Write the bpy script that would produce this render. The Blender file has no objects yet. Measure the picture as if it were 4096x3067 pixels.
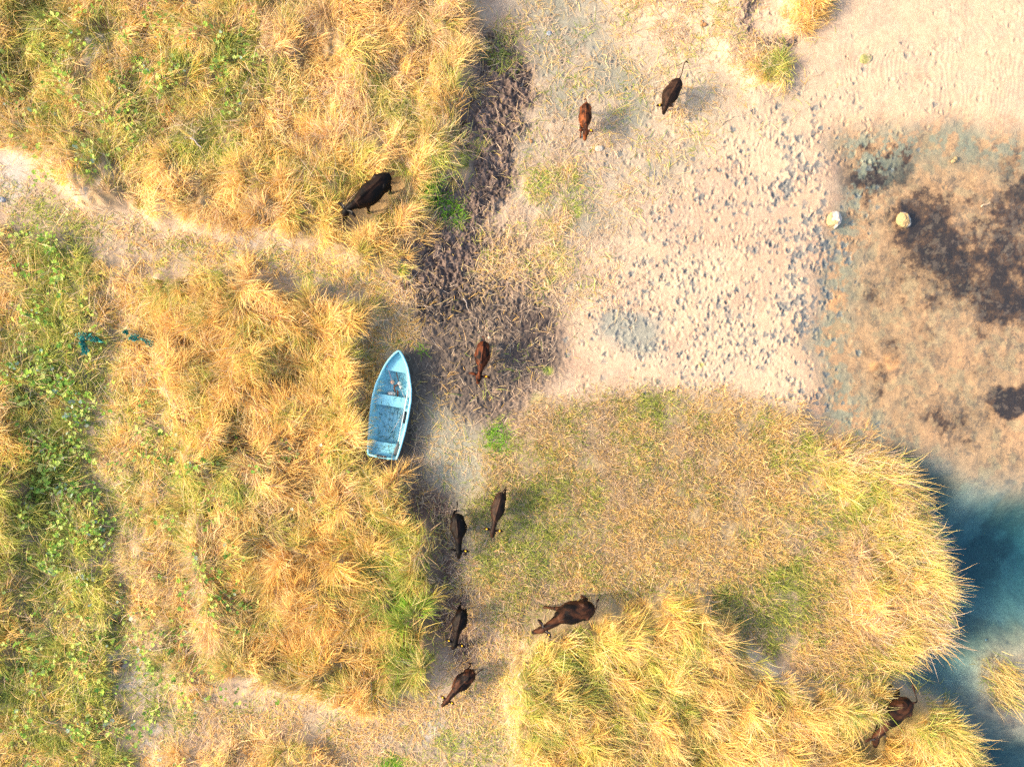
import bpy, bmesh, math, random
import numpy as np
from mathutils import Vector, Matrix

random.seed(7)
RNG = np.random.default_rng(11)
R = math.radians
scene = bpy.context.scene

# ------------------------------------------------------------------ camera
CAM_H = 24.0
cam_d = bpy.data.cameras.new("camera"); cam = bpy.data.objects.new("camera", cam_d)
scene.collection.objects.link(cam); scene.camera = cam
cam.location = (0, 0, CAM_H); cam.rotation_euler = (0, 0, 0)
cam_d.sensor_width = 36.0; cam_d.lens = 24.0; cam_d.clip_end = 3000; cam_d.clip_start = 0.1

# ------------------------------------------------------------------ sky and sun
SUN_EL, SUN_AZ = R(28), R(184)          # light comes from the left (-x), low
wd = bpy.data.worlds.new("World"); scene.world = wd; wd.use_nodes = True
nt = wd.node_tree; bg = nt.nodes["Background"]
sky = nt.nodes.new("ShaderNodeTexSky"); sky.sky_type = 'NISHITA'; sky.sun_disc = False
sky.sun_elevation = SUN_EL
sky.sun_rotation = math.pi/2 - SUN_AZ
sky.ozone_density = 0.6; sky.dust_density = 4.0; sky.air_density = 1.0
nt.links.new(sky.outputs[0], bg.inputs[0]); bg.inputs[1].default_value = 0.15
sd = bpy.data.lights.new("sun", 'SUN'); sun = bpy.data.objects.new("sun", sd)
scene.collection.objects.link(sun)
sd.energy = 2.4; sd.angle = R(10); sd.color = (1.0, 0.80, 0.54)
sdir = Vector((math.cos(SUN_EL)*math.cos(SUN_AZ), math.cos(SUN_EL)*math.sin(SUN_AZ), math.sin(SUN_EL)))
sun.rotation_euler = sdir.to_track_quat('Z', 'Y').to_euler(); sun.location = sdir*60
scene.view_settings.view_transform = 'Standard'; scene.view_settings.look = 'None'
scene.view_settings.exposure = 1.72; scene.view_settings.gamma = 1.0
scene.render.engine = 'CYCLES'
scene.cycles.max_bounces = 6; scene.cycles.diffuse_bounces = 3; scene.cycles.transparent_max_bounces = 8
scene.cycles.use_denoising = False

# ------------------------------------------------------------------ coordinates
S = 36.0/4096.0                          # metres on the ground per pixel of the photograph
def W(px, py, h=0.0):                    # photograph pixel -> ground-plan metres of a point h above the datum
    k = (CAM_H-h)/CAM_H
    return ((px-2048)*S*k, (1533.5-py)*S*k)
def D2(poly): return [((x-1106)*36/2212, (828-y)*36/2212) for x, y in poly]

# ------------------------------------------------------------------ noise
def _h(ix, iy, s):
    n = (ix.astype(np.int64)*374761393 + iy.astype(np.int64)*668265263 + s*1274126177) & 0xffffffff
    n = ((n ^ (n >> 13))*1274126177) & 0xffffffff
    n = (n ^ (n >> 16)) & 0xffffffff
    return n.astype(np.float64)/4294967295.0
def vn(x, y, s=0):
    ix = np.floor(x); iy = np.floor(y); fx = x-ix; fy = y-iy
    fx = fx*fx*fx*(fx*(fx*6-15)+10); fy = fy*fy*fy*(fy*(fy*6-15)+10)
    a = _h(ix, iy, s); b = _h(ix+1, iy, s); c = _h(ix, iy+1, s); d = _h(ix+1, iy+1, s)
    return (a*(1-fx)+b*fx)*(1-fy)+(c*(1-fx)+d*fx)*fy
def fbm(x, y, s=0, o=4, g=.5):
    t = np.zeros(np.shape(x)); a = 1.0; n = 0.0
    for i in range(o):
        c, q = math.cos(.6*i+.3), math.sin(.6*i+.3)
        t += a*vn((x*c-y*q)*2**i+17*i, (x*q+y*c)*2**i-9*i, s+i); n += a; a *= g
    return t/n
def sstep(a, b, x):
    t = np.clip((x-a)/(b-a), 0, 1); return t*t*(3-2*t)

# ------------------------------------------------------------------ zone rasters
GX0, GX1, GY0, GY1, GR = -25.0, 25.0, -20.0, 20.0, 0.0625
NX, NY = int((GX1-GX0)/GR)+1, int((GY1-GY0)/GR)+1
gx, gy = np.meshgrid(np.linspace(GX0, GX1, NX), np.linspace(GY0, GY1, NY))
w1x = (fbm(gx*.9, gy*.9, 3, 4)-.5)*1.3 + (fbm(gx*4, gy*4, 5, 3)-.5)*.35
w1y = (fbm(gx*.9, gy*.9, 23, 4)-.5)*1.3 + (fbm(gx*4, gy*4, 25, 3)-.5)*.35
def blur(m, r):
    k = max(1, int(round(r/GR)))
    for _ in range(2):
        for ax in (0, 1):
            pad = [(0, 0), (0, 0)]; pad[ax] = (k+1, k)
            c = np.cumsum(np.pad(m, pad, mode='edge'), axis=ax)
            m = (c[2*k+1:, :]-c[:-2*k-1, :] if ax == 0 else c[:, 2*k+1:]-c[:, :-2*k-1])/(2*k+1)
    return m
def pip(x, y, poly):
    ins = np.zeros(x.shape, bool); n = len(poly)
    for i in range(n):
        x1, y1 = poly[i]; x2, y2 = poly[(i+1) % n]
        if y1 == y2: continue
        cr = ((y1 > y) != (y2 > y)) & (x < (x2-x1)*(y-y1)/(y2-y1)+x1)
        ins ^= cr
    return ins
def Z(polyD, feather=.25, warp=1.0):
    return blur(pip(gx+w1x*warp, gy+w1y*warp, D2(polyD)).astype(float), feather)
def E(cx, cy, rx, ry, rot=0, warp=1.0, soft=.5):        # soft ellipse, sizes in the same units as the polygons
    x0, y0 = D2([(cx, cy)])[0]; k = 36/2212
    X = gx+w1x*warp-x0; Y = gy+w1y*warp-y0; c, s = math.cos(R(rot)), math.sin(R(rot))
    d = np.hypot((X*c+Y*s)/(rx*k), (-X*s+Y*c)/(ry*k))
    return 1-sstep(1-soft, 1+soft, d)
def samp(m, x, y):
    fx = np.clip((x-GX0)/GR, 0, NX-1.001); fy = np.clip((y-GY0)/GR, 0, NY-1.001)
    ix = fx.astype(int); iy = fy.astype(int); fx = fx-ix; fy = fy-iy
    return (m[iy, ix]*(1-fx)+m[iy, ix+1]*fx)*(1-fy)+(m[iy+1, ix]*(1-fx)+m[iy+1, ix+1]*fx)*fy

LF1 = Z([(-900,-900),(985,-900),(1005,0),(1020,130),(1012,240),(1018,330),(985,400),(925,470),(905,560),(885,600),(740,560),(640,510),(500,490),(330,470),(200,440),(120,360),(60,330),(0,300),(-900,200)], .25)
LF2 = Z([(345,600),(500,570),(620,640),(810,655),(812,700),(790,770),(790,860),(785,990),(880,1000),(895,1080),(925,1160),(940,1300),(945,1400),(910,1470),(780,1520),(640,1490),(480,1430),(430,1250),(400,1100),(350,800)], .2)
LF3 = Z([(-900,520),(60,480),(250,560),(230,800),(190,1000),(240,1250),(270,1500),(300,1700),(300,2500),(-900,2500)], .3)
LFM = .85*Z([(255,560),(360,600),(360,800),(410,1100),(440,1250),(490,1440),(420,1500),(310,1450),(270,1200),(230,1000),(250,800)], .3)
LFL = Z([(-900,740),(20,760),(60,800),(85,1000),(80,1130),(60,1300),(60,1430),(0,1500),(-900,1600)], .3)
LFB = Z([(430,1590),(560,1600),(700,1625),(740,1700),(740,2500),(330,2500),(340,1640)], .25)
BR = Z([(1135,1395),(1170,1370),(1300,1330),(1440,1292),(1535,1285),(1560,1380),(1640,1430),(1750,1480),(1850,1460),(1930,1470),(1945,1500),(2000,1510),(2050,1560),(2090,1640),(2150,1800),(2200,2500),(1130,2500),(1120,1656),(1115,1500)], .22, .8)
RE = Z([(1740,1000),(1830,975),(1900,985),(1960,1050),(2000,1110),(2005,1200),(2035,1290),(2045,1360),(1960,1400),(1860,1380),(1800,1300),(1840,1200),(1800,1080)], .3, 1.5)
MG = Z([(1100,1000),(1150,880),(1300,850),(1500,860),(1700,870),(1790,960),(1900,985),(1990,1110),(2005,1200),(2035,1290),(2045,1360),(1960,1430),(1940,1480),(1560,1400),(1535,1300),(1300,1310),(1150,1390),(1040,1300),(1010,1100),(1050,960)], .3)
TUS = E(1668, 165, 42, 30, 20, .5, .35)
TUSR = Z([(1560,70),(1620,90),(1690,130),(1715,160),(1690,200),(1620,215),(1590,170),(1540,120)], .25)
TUS2 = Z([(1700,-300),(1830,-300),(1790,30),(1740,80),(1685,85),(1690,40)], .2)
TUFM = np.maximum(E(1185, 385, 45, 42, 0), E(1215, 480, 30, 26, 0))
TUFM = np.maximum(TUFM, np.maximum(E(1170, 560, 70, 60, 0), E(1085, 110, 50, 55, 30)))
STRAWT = np.maximum(Z([(1250,-300),(1600,-300),(1610,60),(1540,150),(1420,110),(1330,60)], .5), Z([(1420,150),(1530,170),(1545,260),(1500,300),(1430,280)], .35))
ISL = Z([(2120,1440),(2170,1380),(2240,1360),(2240,1640),(2190,1600),(2130,1560)], .25)
ISLG = E(2175, 1480, 32, 45, 20, .6)
MUD1 = Z([(1000,40),(1080,70),(1150,120),(1150,250),(1130,350),(1095,440),(1080,540),(1030,620),(960,700),(895,700),(890,590),(890,480),(1000,400),(1012,330),(1006,240),(1012,130)], .12, 1.5)
MUD1 = np.maximum(MUD1, Z([(890,-500),(1000,-500),(990,15),(960,25),(900,0)], .15))
MUD1 = np.maximum(MUD1, .9*Z([(1600,-40),(1640,-40),(1625,40),(1640,90),(1680,100),(1715,90),(1722,105),(1690,125),(1660,118),(1650,140),(1636,130),(1618,80),(1605,30)], .08, .5))
MUD1 = np.maximum(MUD1, .75*Z([(890,480),(1010,450),(1070,470),(1130,500),(1200,600),(1130,640),(900,660)], .4, 1.6))
MUD2 = Z([(880,640),(1010,600),(1100,640),(1130,620),(1215,640),(1220,720),(1210,800),(1160,830),(1150,900),(1080,930),(960,900),(880,850)], .4)
MUD3 = Z([(870,860),(905,880),(930,1050),(975,1070),(990,1180),(1030,1300),(1040,1400),(1010,1480),(970,1420),(930,1340),(915,1150),(870,1060)], .25)
DARKPATCH = Z([(1130,640),(1215,640),(1220,700),(1205,800),(1120,800),(1100,700)], .35)  # near-black patch on the mud right of the reddish calf
GREYS = Z([(1100,-500),(1340,-500),(1330,60),(1420,120),(1540,150),(1560,190),(1700,195),(1810,180),(1720,215),(1560,230),(1500,330),(1400,420),(1290,520),(1250,640),(1150,570),(1110,440),(1130,250),(1150,130),(1110,60)], .7)  # grey sand: tree and tussock shade painted into the colour, with damp
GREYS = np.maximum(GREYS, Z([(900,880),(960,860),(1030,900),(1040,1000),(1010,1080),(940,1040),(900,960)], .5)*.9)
GREYB = Z([(885,860),(960,850),(1040,900),(1060,1000),(1100,1100),(1080,1250),(1010,1300),(950,1200),(935,1080),(890,960)], .4)
PATH = Z([(-900,330),(0,370),(110,440),(250,490),(520,530),(720,555),(890,600),(890,660),(820,650),(640,600),(500,560),(300,545),(140,500),(0,430),(-900,450)], .4)
PATH = np.maximum(PATH, .8*Z([(240,600),(280,600),(260,800),(250,1000),(300,1300),(360,1480),(640,1530),(780,1550),(940,1500),(1010,1420),(1130,1400),(1110,1500),(1130,2500),(740,2500),(700,1620),(560,1590),(340,1620),(270,1440),(215,1050),(235,800)], .4))
PATH = np.maximum(PATH, Z([(795,630),(900,640),(890,740),(865,760),(840,780),(805,900),(780,900)], .15)); PATH = np.maximum(PATH, .8*Z([(1010,1420),(1150,1380),(1150,2500),(1080,2500),(1040,1550)], .2))
PATH = np.maximum(PATH, .9*Z([(1150,1290),(1300,1230),(1540,1262),(1560,1285),(1440,1285),(1300,1310),(1150,1380),(1060,1400),(1060,1330)], .3))
TRACK = Z([(1545,1385),(1600,1395),(1680,1430),(1740,1470),(1735,1485),(1660,1455),(1590,1420),(1545,1400)], .1, .4)
BARE = np.maximum.reduce([E(20, 385, 70, 40, -25), E(215, 395, 60, 25, 30), E(185, 410, 30, 30), E(545, 545, 60, 12, -5), E(245, 140, 15, 50, -20), E(335, 1590, 20, 30), E(950, 1560, 30, 40), E(120, 330, 40, 15, -30), E(290, 1440, 60, 30, -30)])
WET = Z([(1790,270),(1900,285),(2000,250),(2300,280),(5000,280),(5000,3000),(2200,3000),(2100,1656),(2060,1560),(1960,1480),(1950,1420),(2050,1370),(2040,1290),(2010,1200),(2000,1100),(1930,1000),(1850,985),(1790,940),(1750,850),(1745,730),(1775,640),(1780,500),(1830,420)], .35, 1.1)
DEEP = Z([(1960,1020),(2040,1060),(2120,1100),(2240,1090),(5000,1090),(5000,1290),(2190,1360),(2140,1400),(2105,1450),(2110,1560),(2160,1620),(2600,1660),(2600,3000),(2120,3000),(2090,1640),(2050,1560),(1965,1490),(1950,1420),(2060,1370),(2040,1280),(2005,1180),(1975,1090)], .8, 1.0)
DEEP2 = Z([(1900,930),(1960,970),(2010,1040),(2090,1120),(2060,1150),(1990,1100),(1940,1020)], .4)
FAR = sstep(19.5, 24.0, np.hypot(gx*.85, gy*1.1))
# algae and leaf litter lying on the bed under the shallow water
ALG = np.maximum.reduce([Z([(1930,400),(2010,395),(2060,470),(2090,520),(2130,560),(2200,590),(2300,600),(2300,700),(2150,705),(2060,650),(1990,600),(1950,520)], .8, 1.5)*1.0,
     E(1890,375,60,55,0,1.5,.8)*.8, E(2060,560,190,170,20,1.5,.8)*.42, E(1950,640,120,120,0,1.5,.9)*.3, E(2200,450,50,80,0,1.5,.8)*.7, E(2185,550,60,70)*.7, E(2190,420,40,50,0,1,.8)*.5, E(2190,865,50,40,0,.8)*1.0, E(1905,800,55,50,0,1.4,.9)*.5, E(2100,900,100,90,0,1.5,.9)*.4, E(2120,760,120,60,20,1.5,.9)*.25, E(2180,340,60,50,0,1.5,.9)*.45])

VH = np.zeros_like(gx)                    # height of the matted growth
for m, h in ((MG, .10), (LFM, .28), (LF3, .26), (LFB, .30), (LF1, .62), (LF2, .72), (LFL, .75), (BR, .78), (RE, .42), (TUS, .55), (TUSR, .20), (TUS2, .34), (TUFM, .08)):
    VH = VH*(1-m)+m*h if h > .15 else np.maximum(VH, m*h)
VH *= (1-.5*E(500, 250, 500, 90, 0, 2, .9))
FLOWERBED = None

# cattle: rump, neck base, poll, nose in photograph pixels
CATTLE = [
 dict(r=(1549,690), n=(1417,812), p=(1386,838), q=(1377,880), w=88, kind='adult', zg=.22, coat='black', horn=True, tag=None, tail=[(1560,702),(1568,718)], hz=(1.2,1.02,.55), ears=1,
      label='large black cow grazing in the tall dry grass above the boat', step=(.12,-.1,.05,-.12)),
 dict(r=(2346,404), n=(2343,496), p=(2344,522), q=(2339,562), w=49, kind='calf', zg=.05, coat='rust', horn=False, tag=(1,), tail=[(2344,396),(2337,400)], hz=(1.15,1.18,.85), ears=.7,
      label='small rusty brown calf walking on the pale sand beside a white stone', step=(.1,.42,-.1,.1)),
 dict(r=(2722,308), n=(2667,408), p=(2661,424), q=(2654,457), w=60, kind='calf', zg=.05, coat='brown', horn=False, tag=(-1,), tail=[(2727,296),(2735,262),(2743,248),(2752,252)], hz=(1.15,1.15,.8), ears=.9,
      label='dark brown calf with its tail held out behind, on the sand near the straw patch', step=(.1,-.1,.1,-.05)),
 dict(r=(1936,1364), n=(1923,1466), p=(1917,1502), q=(1911,1533), w=58, kind='calf', zg=.06, coat='rust2', horn=False, tag=(1,), tail=[(1937,1352),(1934,1346),(1926,1349)], hz=(1.15,1.0,.7), ears=1.2,
      label='reddish brown calf standing on the dark mud to the right of the blue boat', step=(.05,.2,-.15,.1)),
 dict(r=(2008,1974), n=(1977,2088), p=(1972,2120), q=(1968,2148), w=52, kind='calf', zg=.06, coat='brown', horn=False, tag=(1,-1), tail=[(2012,1964),(2021,1954),(2026,1944)], hz=(1.15,1.0,.7), ears=1.1,
      label='slim dark brown calf on green grass right of the blackish calf', step=(.1,-.1,-.3,.1)),
 dict(r=(1825,2060), n=(1834,2158), p=(1836,2202), q=(1835,2232), w=62, kind='calf', zg=.08, coat='dark', horn=False, tag=(1,), tail=[(1825,2048),(1829,2024),(1828,2004)], hz=(1.15,.95,.6), ears=1.1,
      label='blackish calf with a straight raised tail walking at the mud edge', step=(.05,-.05,.1,-.2)),
 dict(r=(1848,2447), n=(1826,2534), p=(1821,2573), q=(1811,2594), w=56, kind='calf', zg=.08, coat='dark', horn=False, tag=(1,-1), tail=[(1850,2440),(1854,2430),(1857,2422)], hz=(1.15,.95,.5), ears=1.2,
      label='blackish calf standing on trampled straw, head turned slightly to the left grass', step=(.05,-.05,.05,-.2)),
 dict(r=(1892,2694), n=(1815,2773), p=(1789,2799), q=(1769,2822), w=60, kind='calf', zg=.08, coat='rust3', horn=False, tag=(1,-1), tail=[(1898,2700),(1910,2690),(1922,2680),(1932,2676)], hz=(1.15,.95,.55), ears=.8,
      label='brown calf with its tail swung out sideways, lowest of the herd on the trampled straw', step=(.08,-.05,.05,-.1)),
 dict(r=(2382,2440), n=(2228,2484), p=(2178,2513), q=(2131,2529), w=92, kind='adult', zg=.12, coat='sheen', horn=True, tag=(1,), tail=[(2387,2425),(2388,2405),(2396,2394)], hz=(1.2,1.12,.75), ears=1,
      label='large dark cow stepping from the straw path into bright yellow grass', step=(.1,.55,-.05,.05)),
 dict(r=(3664,2818), n=(3536,2924), p=(3503,2949), q=(3500,2985), w=82, kind='adult', zg=.5, coat='sheen', big=.68, horn=True, tag=(1,), tail=[(3668,2802),(3660,2770),(3648,2735)], hz=(1.2,1.05,.6), ears=1,
      label='brown cow half hidden in tall grass at the edge of the blue water', step=(.1,-.1,.05,-.2)),
]
def near_seg(x, y, a, b):
    ax, ay = a; bx, by = b; dx, dy = bx-ax, by-ay
    t = np.clip(((x-ax)*dx+(y-ay)*dy)/(dx*dx+dy*dy), 0, 1)
    return np.hypot(x-ax-t*dx, y-ay-t*dy)
COWM = np.zeros_like(gx)
for c in CATTLE:
    d = near_seg(gx, gy, W(*c['r'], 1.2), W(*c['q'], 1.2))
    rr = c.get('big', .50 if c['kind'] == 'adult' else .22)
    m = 1-sstep(rr*.6, rr*1.3, d)
    COWM = np.maximum(COWM, m)
    VH = np.where(VH > c['zg'], VH*(1-m)+c['zg']*m, VH)
# the boat's own bed
BOAT_B = W(1597.5, 1402.8, .5); BOAT_S = W(1530, 1829, .5)
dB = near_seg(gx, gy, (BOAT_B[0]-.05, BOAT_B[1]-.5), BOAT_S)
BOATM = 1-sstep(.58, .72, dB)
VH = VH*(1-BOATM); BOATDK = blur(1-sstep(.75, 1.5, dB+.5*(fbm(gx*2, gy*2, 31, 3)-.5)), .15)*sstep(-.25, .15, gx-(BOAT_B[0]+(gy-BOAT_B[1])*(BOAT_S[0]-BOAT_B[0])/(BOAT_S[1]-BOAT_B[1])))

def zfun(x, y, rough=True):
    vh = samp(VH, x, y)
    hum = fbm(x*.62+3, y*.8-2, 41, 3)*1.5-.25+(fbm(x*2.1, y*2.1, 47, 2)-.5)*.7
    boatc = samp(COWM, x, y)
    z = .06+vh*np.clip(.40+1.0*hum*(1-boatc), .2, 1.9)
    mud = np.clip(samp(MUD1, x, y)+.45*samp(MUD2, x, y)+.6*samp(MUD3, x, y), 0, 1)
    if rough:
        wx_ = x+.15*fbm(x*5, y*5, 60, 2); r1 = fbm(wx_*4.2, y*4.2, 61, 5, .7); r2 = np.abs(fbm(wx_*9, y*9, 67, 3, .65)-.5)*2
        z = z+mud*(.42*(r1-.5)+.20*(r2-.3))
        gl = (1-np.clip(vh*4, 0, 1))*(1-mud)
        z = z+gl*(fbm(x*1.1, y*1.1, 71, 4)-.5)*.04
    wet = samp(WET, x, y); deep = np.clip(samp(DEEP, x, y)+.6*samp(DEEP2, x, y), 0, 1); isl = samp(ISL, x, y)
    zw = -.07-.10*fbm(x*.5, y*.5, 81, 3)+(fbm(x*3, y*3, 83, 3)-.5)*.05-1.25*deep**1.5*(.7+.6*fbm(x*.6, y*.6, 85, 2))+isl*.02
    z = z*(1-wet)+zw*wet
    return z

# ------------------------------------------------------------------ node helpers
def mat_new(name):
    m = bpy.data.materials.new(name); m.use_nodes = True
    n = m.node_tree; b = n.nodes["Principled BSDF"]; return m, n, b
def simple(name, col, rough=.6, noise=.25, scale=14, col2=None, metal=0, bump=.0, spec=.4):
    m, n, b = mat_new(name)
    tc = n.nodes.new("ShaderNodeTexCoord"); nz = n.nodes.new("ShaderNodeTexNoise")
    nz.inputs['Scale'].default_value = scale; nz.inputs['Detail'].default_value = 6; nz.inputs['Roughness'].default_value = .6
    n.links.new(tc.outputs['Object'], nz.inputs['Vector'])
    cr = n.nodes.new("ShaderNodeValToRGB"); e = cr.color_ramp.elements
    e[0].position = .35; e[1].position = .68
    c2 = col2 if col2 else tuple(v*(1-noise) for v in col)
    e[0].color = (*c2, 1); e[1].color = (*col, 1)
    n.links.new(nz.outputs['Fac'], cr.inputs['Fac']); n.links.new(cr.outputs['Color'], b.inputs['Base Color'])
    b.inputs['Roughness'].default_value = rough; b.inputs['Metallic'].default_value = metal
    b.inputs['Specular IOR Level'].default_value = spec
    if bump:
        bp = n.nodes.new("ShaderNodeBump"); bp.inputs['Strength'].default_value = bump; bp.inputs['Distance'].default_value = .02
        n.links.new(nz.outputs['Fac'], bp.inputs['Height']); n.links.new(bp.outputs['Normal'], b.inputs['Normal'])
    return m
def grass_mat(name, trans=.42):
    m, n, b = mat_new(name); n.nodes.remove(b)
    out = n.nodes["Material Output"]; at = n.nodes.new("ShaderNodeAttribute"); at.attribute_name = "Col"
    d = n.nodes.new("ShaderNodeBsdfDiffuse"); t = n.nodes.new("ShaderNodeBsdfTranslucent"); mx = n.nodes.new("ShaderNodeMixShader")
    mx.inputs[0].default_value = trans
    n.links.new(at.outputs['Color'], d.inputs[0]); n.links.new(at.outputs['Color'], t.inputs[0])
    n.links.new(d.outputs[0], mx.inputs[1]); n.links.new(t.outputs[0], mx.inputs[2]); n.links.new(mx.outputs[0], out.inputs[0])
    return m
GRASS = grass_mat("grass_blades"); LEAF = grass_mat("vine_leaf", .3)

def tag(o, label=None, cat=None, group=None, kind=None):
    if label: o['label'] = label
    if cat: o['category'] = cat
    if group: o['group'] = group
    if kind: o['kind'] = kind
    return o
def link(o, parent=None):
    scene.collection.objects.link(o)
    if parent is not None: o.parent = parent
    return o
def np_mesh(name, V, loops, starts, totals, col=None, mat=None, smooth=True):
    me = bpy.data.meshes.new(name)
    me.vertices.add(len(V)); me.vertices.foreach_set("co", np.ascontiguousarray(V, np.float32).ravel())
    me.loops.add(len(loops)); me.loops.foreach_set("vertex_index", np.ascontiguousarray(loops, np.int32))
    me.polygons.add(len(starts)); me.polygons.foreach_set("loop_start", np.ascontiguousarray(starts, np.int32))
    me.polygons.foreach_set("loop_total", np.ascontiguousarray(totals, np.int32))
    me.polygons.foreach_set("use_smooth", np.full(len(starts), smooth))
    if col is not None:
        a = me.attributes.new("Col", 'FLOAT_COLOR', 'POINT')
        c = np.ones((len(V), 4), np.float32); c[:, :3] = col; a.data.foreach_set("color", c.ravel())
    me.update(calc_edges=True); me.validate()
    if mat: me.materials.append(mat)
    return me

# ------------------------------------------------------------------ ground
def axis(lo, hi, segs, grow):
    a = [np.arange(s0, s1, st) for s0, s1, st in segs]; a = np.concatenate(a)
    e = [hi]; st = .3
    while e[-1] < grow: st *= 1.35; e.append(e[-1]+st)
    f = [lo]; st = .3
    while f[-1] > -grow: st *= 1.35; f.append(f[-1]-st)
    return np.concatenate([np.array(f[::-1]), a[1:] if a[0] == lo else a, np.array(e)])
xs = axis(-21, 21, [(-21, -3.5, .055), (-3.5, 21, .033)], 900)
ys = axis(-17, 17, [(-17, 17, .036)], 900)
X, Y = np.meshgrid(xs, ys)
Zg = zfun(X, Y)
far = sstep(24, 34, np.maximum(np.abs(X), np.abs(Y)*1.25))
lakefar = sstep(20, 26, X)*(1-sstep(70, 95, X+3*np.sin(Y*.07)))*(1-sstep(50, 65, np.abs(Y)))
Zg = Zg*(1-far)+far*(.35*(1-lakefar)-1.2*lakefar+(1-lakefar)*3*sstep(120, 800, np.hypot(X, Y)))
cx_ = (X < 21) & (X > -21) & (np.abs(Y) < 17)

def lerp(c, m, col):
    return c*(1-m[..., None])+np.array(col)*m[..., None]
def gcolor(x, y):
    n1 = fbm(x*.8, y*.8, 101, 4); n2 = fbm(x*5, y*5, 103, 3); n3 = fbm(x*14, y*14, 107, 2)
    c = np.ones(x.shape+(3,))*np.array((.43, .305, .20))
    c = lerp(c, sstep(.45, .65, fbm(x*.45, y*.6, 109, 3))*.6, (.35, .225, .15))
    c = lerp(c, sstep(.5, .62, fbm(x*2.2, y*2.2, 111, 3))*.3, (.32, .25, .19))
    c = lerp(c, samp(GREYS, x, y)*(.55+.45*sstep(.40, .52, n1)), (.22, .205, .155))  # cool grey tint paints soft shade, with damp, over the cream sand
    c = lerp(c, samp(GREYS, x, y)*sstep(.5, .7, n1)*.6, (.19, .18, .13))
    c = lerp(c, E_pool(x, y), (.19, .195, .16))
    c = lerp(c, np.clip(samp(PATH, x, y)*1.2, 0, 1)*(1-.2*n2), (.25, .20, .13))
    c = lerp(c, samp(GREYB, x, y)*.95, (.23, .22, .16))
    for mk, cc, a in ((MG, (.24, .18, .095), .92), (LFM, (.30, .21, .11), .95), (LF3, (.15, .12, .06), .95), (LFB, (.30, .20, .10), .95), (LF1, (.27, .18, .08), .95), (LF2, (.25, .16, .07), 1), (LFL, (.24, .13, .06), 1), (BR, (.24, .17, .06), 1), (RE, (.26, .16, .07), 1), (TUS, (.24, .2, .05), 1), (TUSR, (.52, .37, .25), .6), (TUS2, (.5, .27, .1), 1), (TUFM, (.33, .23, .12), .8), (STRAWT, (.60, .44, .28), .5)):
        c = lerp(c, samp(mk, x, y)*a, cc)
    c = lerp(c, samp(MG, x, y)*sstep(.52, .64, fbm(x*.7, y*.7, 113, 3))*.4, (.22, .18, .12))
    m1 = np.clip(samp(MUD1, x, y), 0, 1); c = lerp(c, m1, (.125, .088, .072))
    c = lerp(c, m1*sstep(.5, .7, n2)*.7, (.045, .032, .027))
    c = lerp(c, m1*sstep(.55, .75, n1)*.5, (.24, .17, .135))
    m2 = samp(MUD2, x, y); c = lerp(c, m2*sstep(.12, .42, n2*.6+n1*.4)*.97, (.072, .055, .045))
    m3 = samp(MUD3, x, y); c = lerp(c, m3*sstep(.18, .42, n2*.5+n1*.5), (.11, .065, .045))
    c = lerp(c, samp(DARKPATCH, x, y)*sstep(.3, .55, n2)*.9, (.05, .035, .03))
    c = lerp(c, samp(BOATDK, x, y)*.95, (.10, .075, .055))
    c = lerp(c, samp(BARE, x, y)*.75*sstep(.35, .55, n2*.5+n1*.5), (.34, .31, .27))
    c = lerp(c, samp(TRACK, x, y), (.48, .36, .25))
    wet = samp(WET, x, y)
    bed = np.ones(x.shape+(3,))*np.array((.40, .222, .11))
    bed = lerp(bed, sstep(.4, .65, n1)*.6, (.30, .18, .095))
    bed = lerp(bed, sstep(.56, .66, fbm(x*2.6, y*2.6, 121, 4))*.65*(1-.6*samp(ALG, x, y)), (.30, .22, .12))
    al = samp(ALG, x, y); an = fbm(x*1.5, y*1.5, 123, 7, .72); a2 = fbm(x*6.5, y*6.5, 124, 4, .8)
    am = an*.6+a2*.22+al*.45+.02
    bed = lerp(bed, sstep(.56, .62, am+.02)*np.clip(.15+al*1.4, 0, 1)*.8, (.18, .095, .045))
    bed = lerp(bed, sstep(.63, .69, am)*np.clip(.4+al*1.5, 0, 1), (.080, .042, .022))
    bed = lerp(bed, sstep(.72, .80, am), (.030, .019, .014))
    sp = fbm(x*3.2, y*3.2, 125, 6, .75)*.9+.06
    bed = lerp(bed, sstep(.60, .65, sp)*sstep(11, 13, x)*.65, (.12, .08, .055))
    bed = lerp(bed, sstep(.60, .64, fbm(x*8, y*8, 126, 3))*sstep(11, 13, x)*.5*sstep(.4, .6, n1), (.16, .11, .07))
    edge = wet*(1-sstep(.62, .98, samp(WETB, x, y)))
    bed = lerp(bed, sstep(.42, .55, fbm(x*3, y*3, 127, 5, .7))*edge*.85, (.20, .20, .14))
    for ex, ey, er in ((11.3, 2.95, .55), (13.35, .75, .45), (12.8, .6, .3)):
        bed = lerp(bed, (1-sstep(.2, 1, np.hypot(x-ex, y-ey)/er))*.75*n2*1.5, (.62, .28, .10))
    dp = np.clip(samp(DEEP, x, y), 0, 1)
    bed = lerp(bed, dp**.6*.85, (.17, .20, .19)); bed = lerp(bed, dp*sstep(.45, .65, n1)*.6, (.40, .40, .34))
    bed = lerp(bed, samp(ISL, x, y)*.8*sstep(.3, .5, n1*.6+n2*.4), (.38, .29, .19)); bed = lerp(bed, samp(ISLG, x, y)*.8, (.16, .10, .06))
    c = c*(1-wet[..., None])+bed*wet[..., None]
    c = lerp(c, MOSS(x, y), (.20, .24, .03))
    gm = .86+.28*n3
    return np.clip(c*gm[..., None]*(.86+.28*n2)[..., None], .01, .95)
WETB = blur(WET, 1.7)
_pool = E(1365, 715, 68, 50, 0, .7, .3)
def E_pool(x, y): return samp(_pool, x, y)*.9
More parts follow.
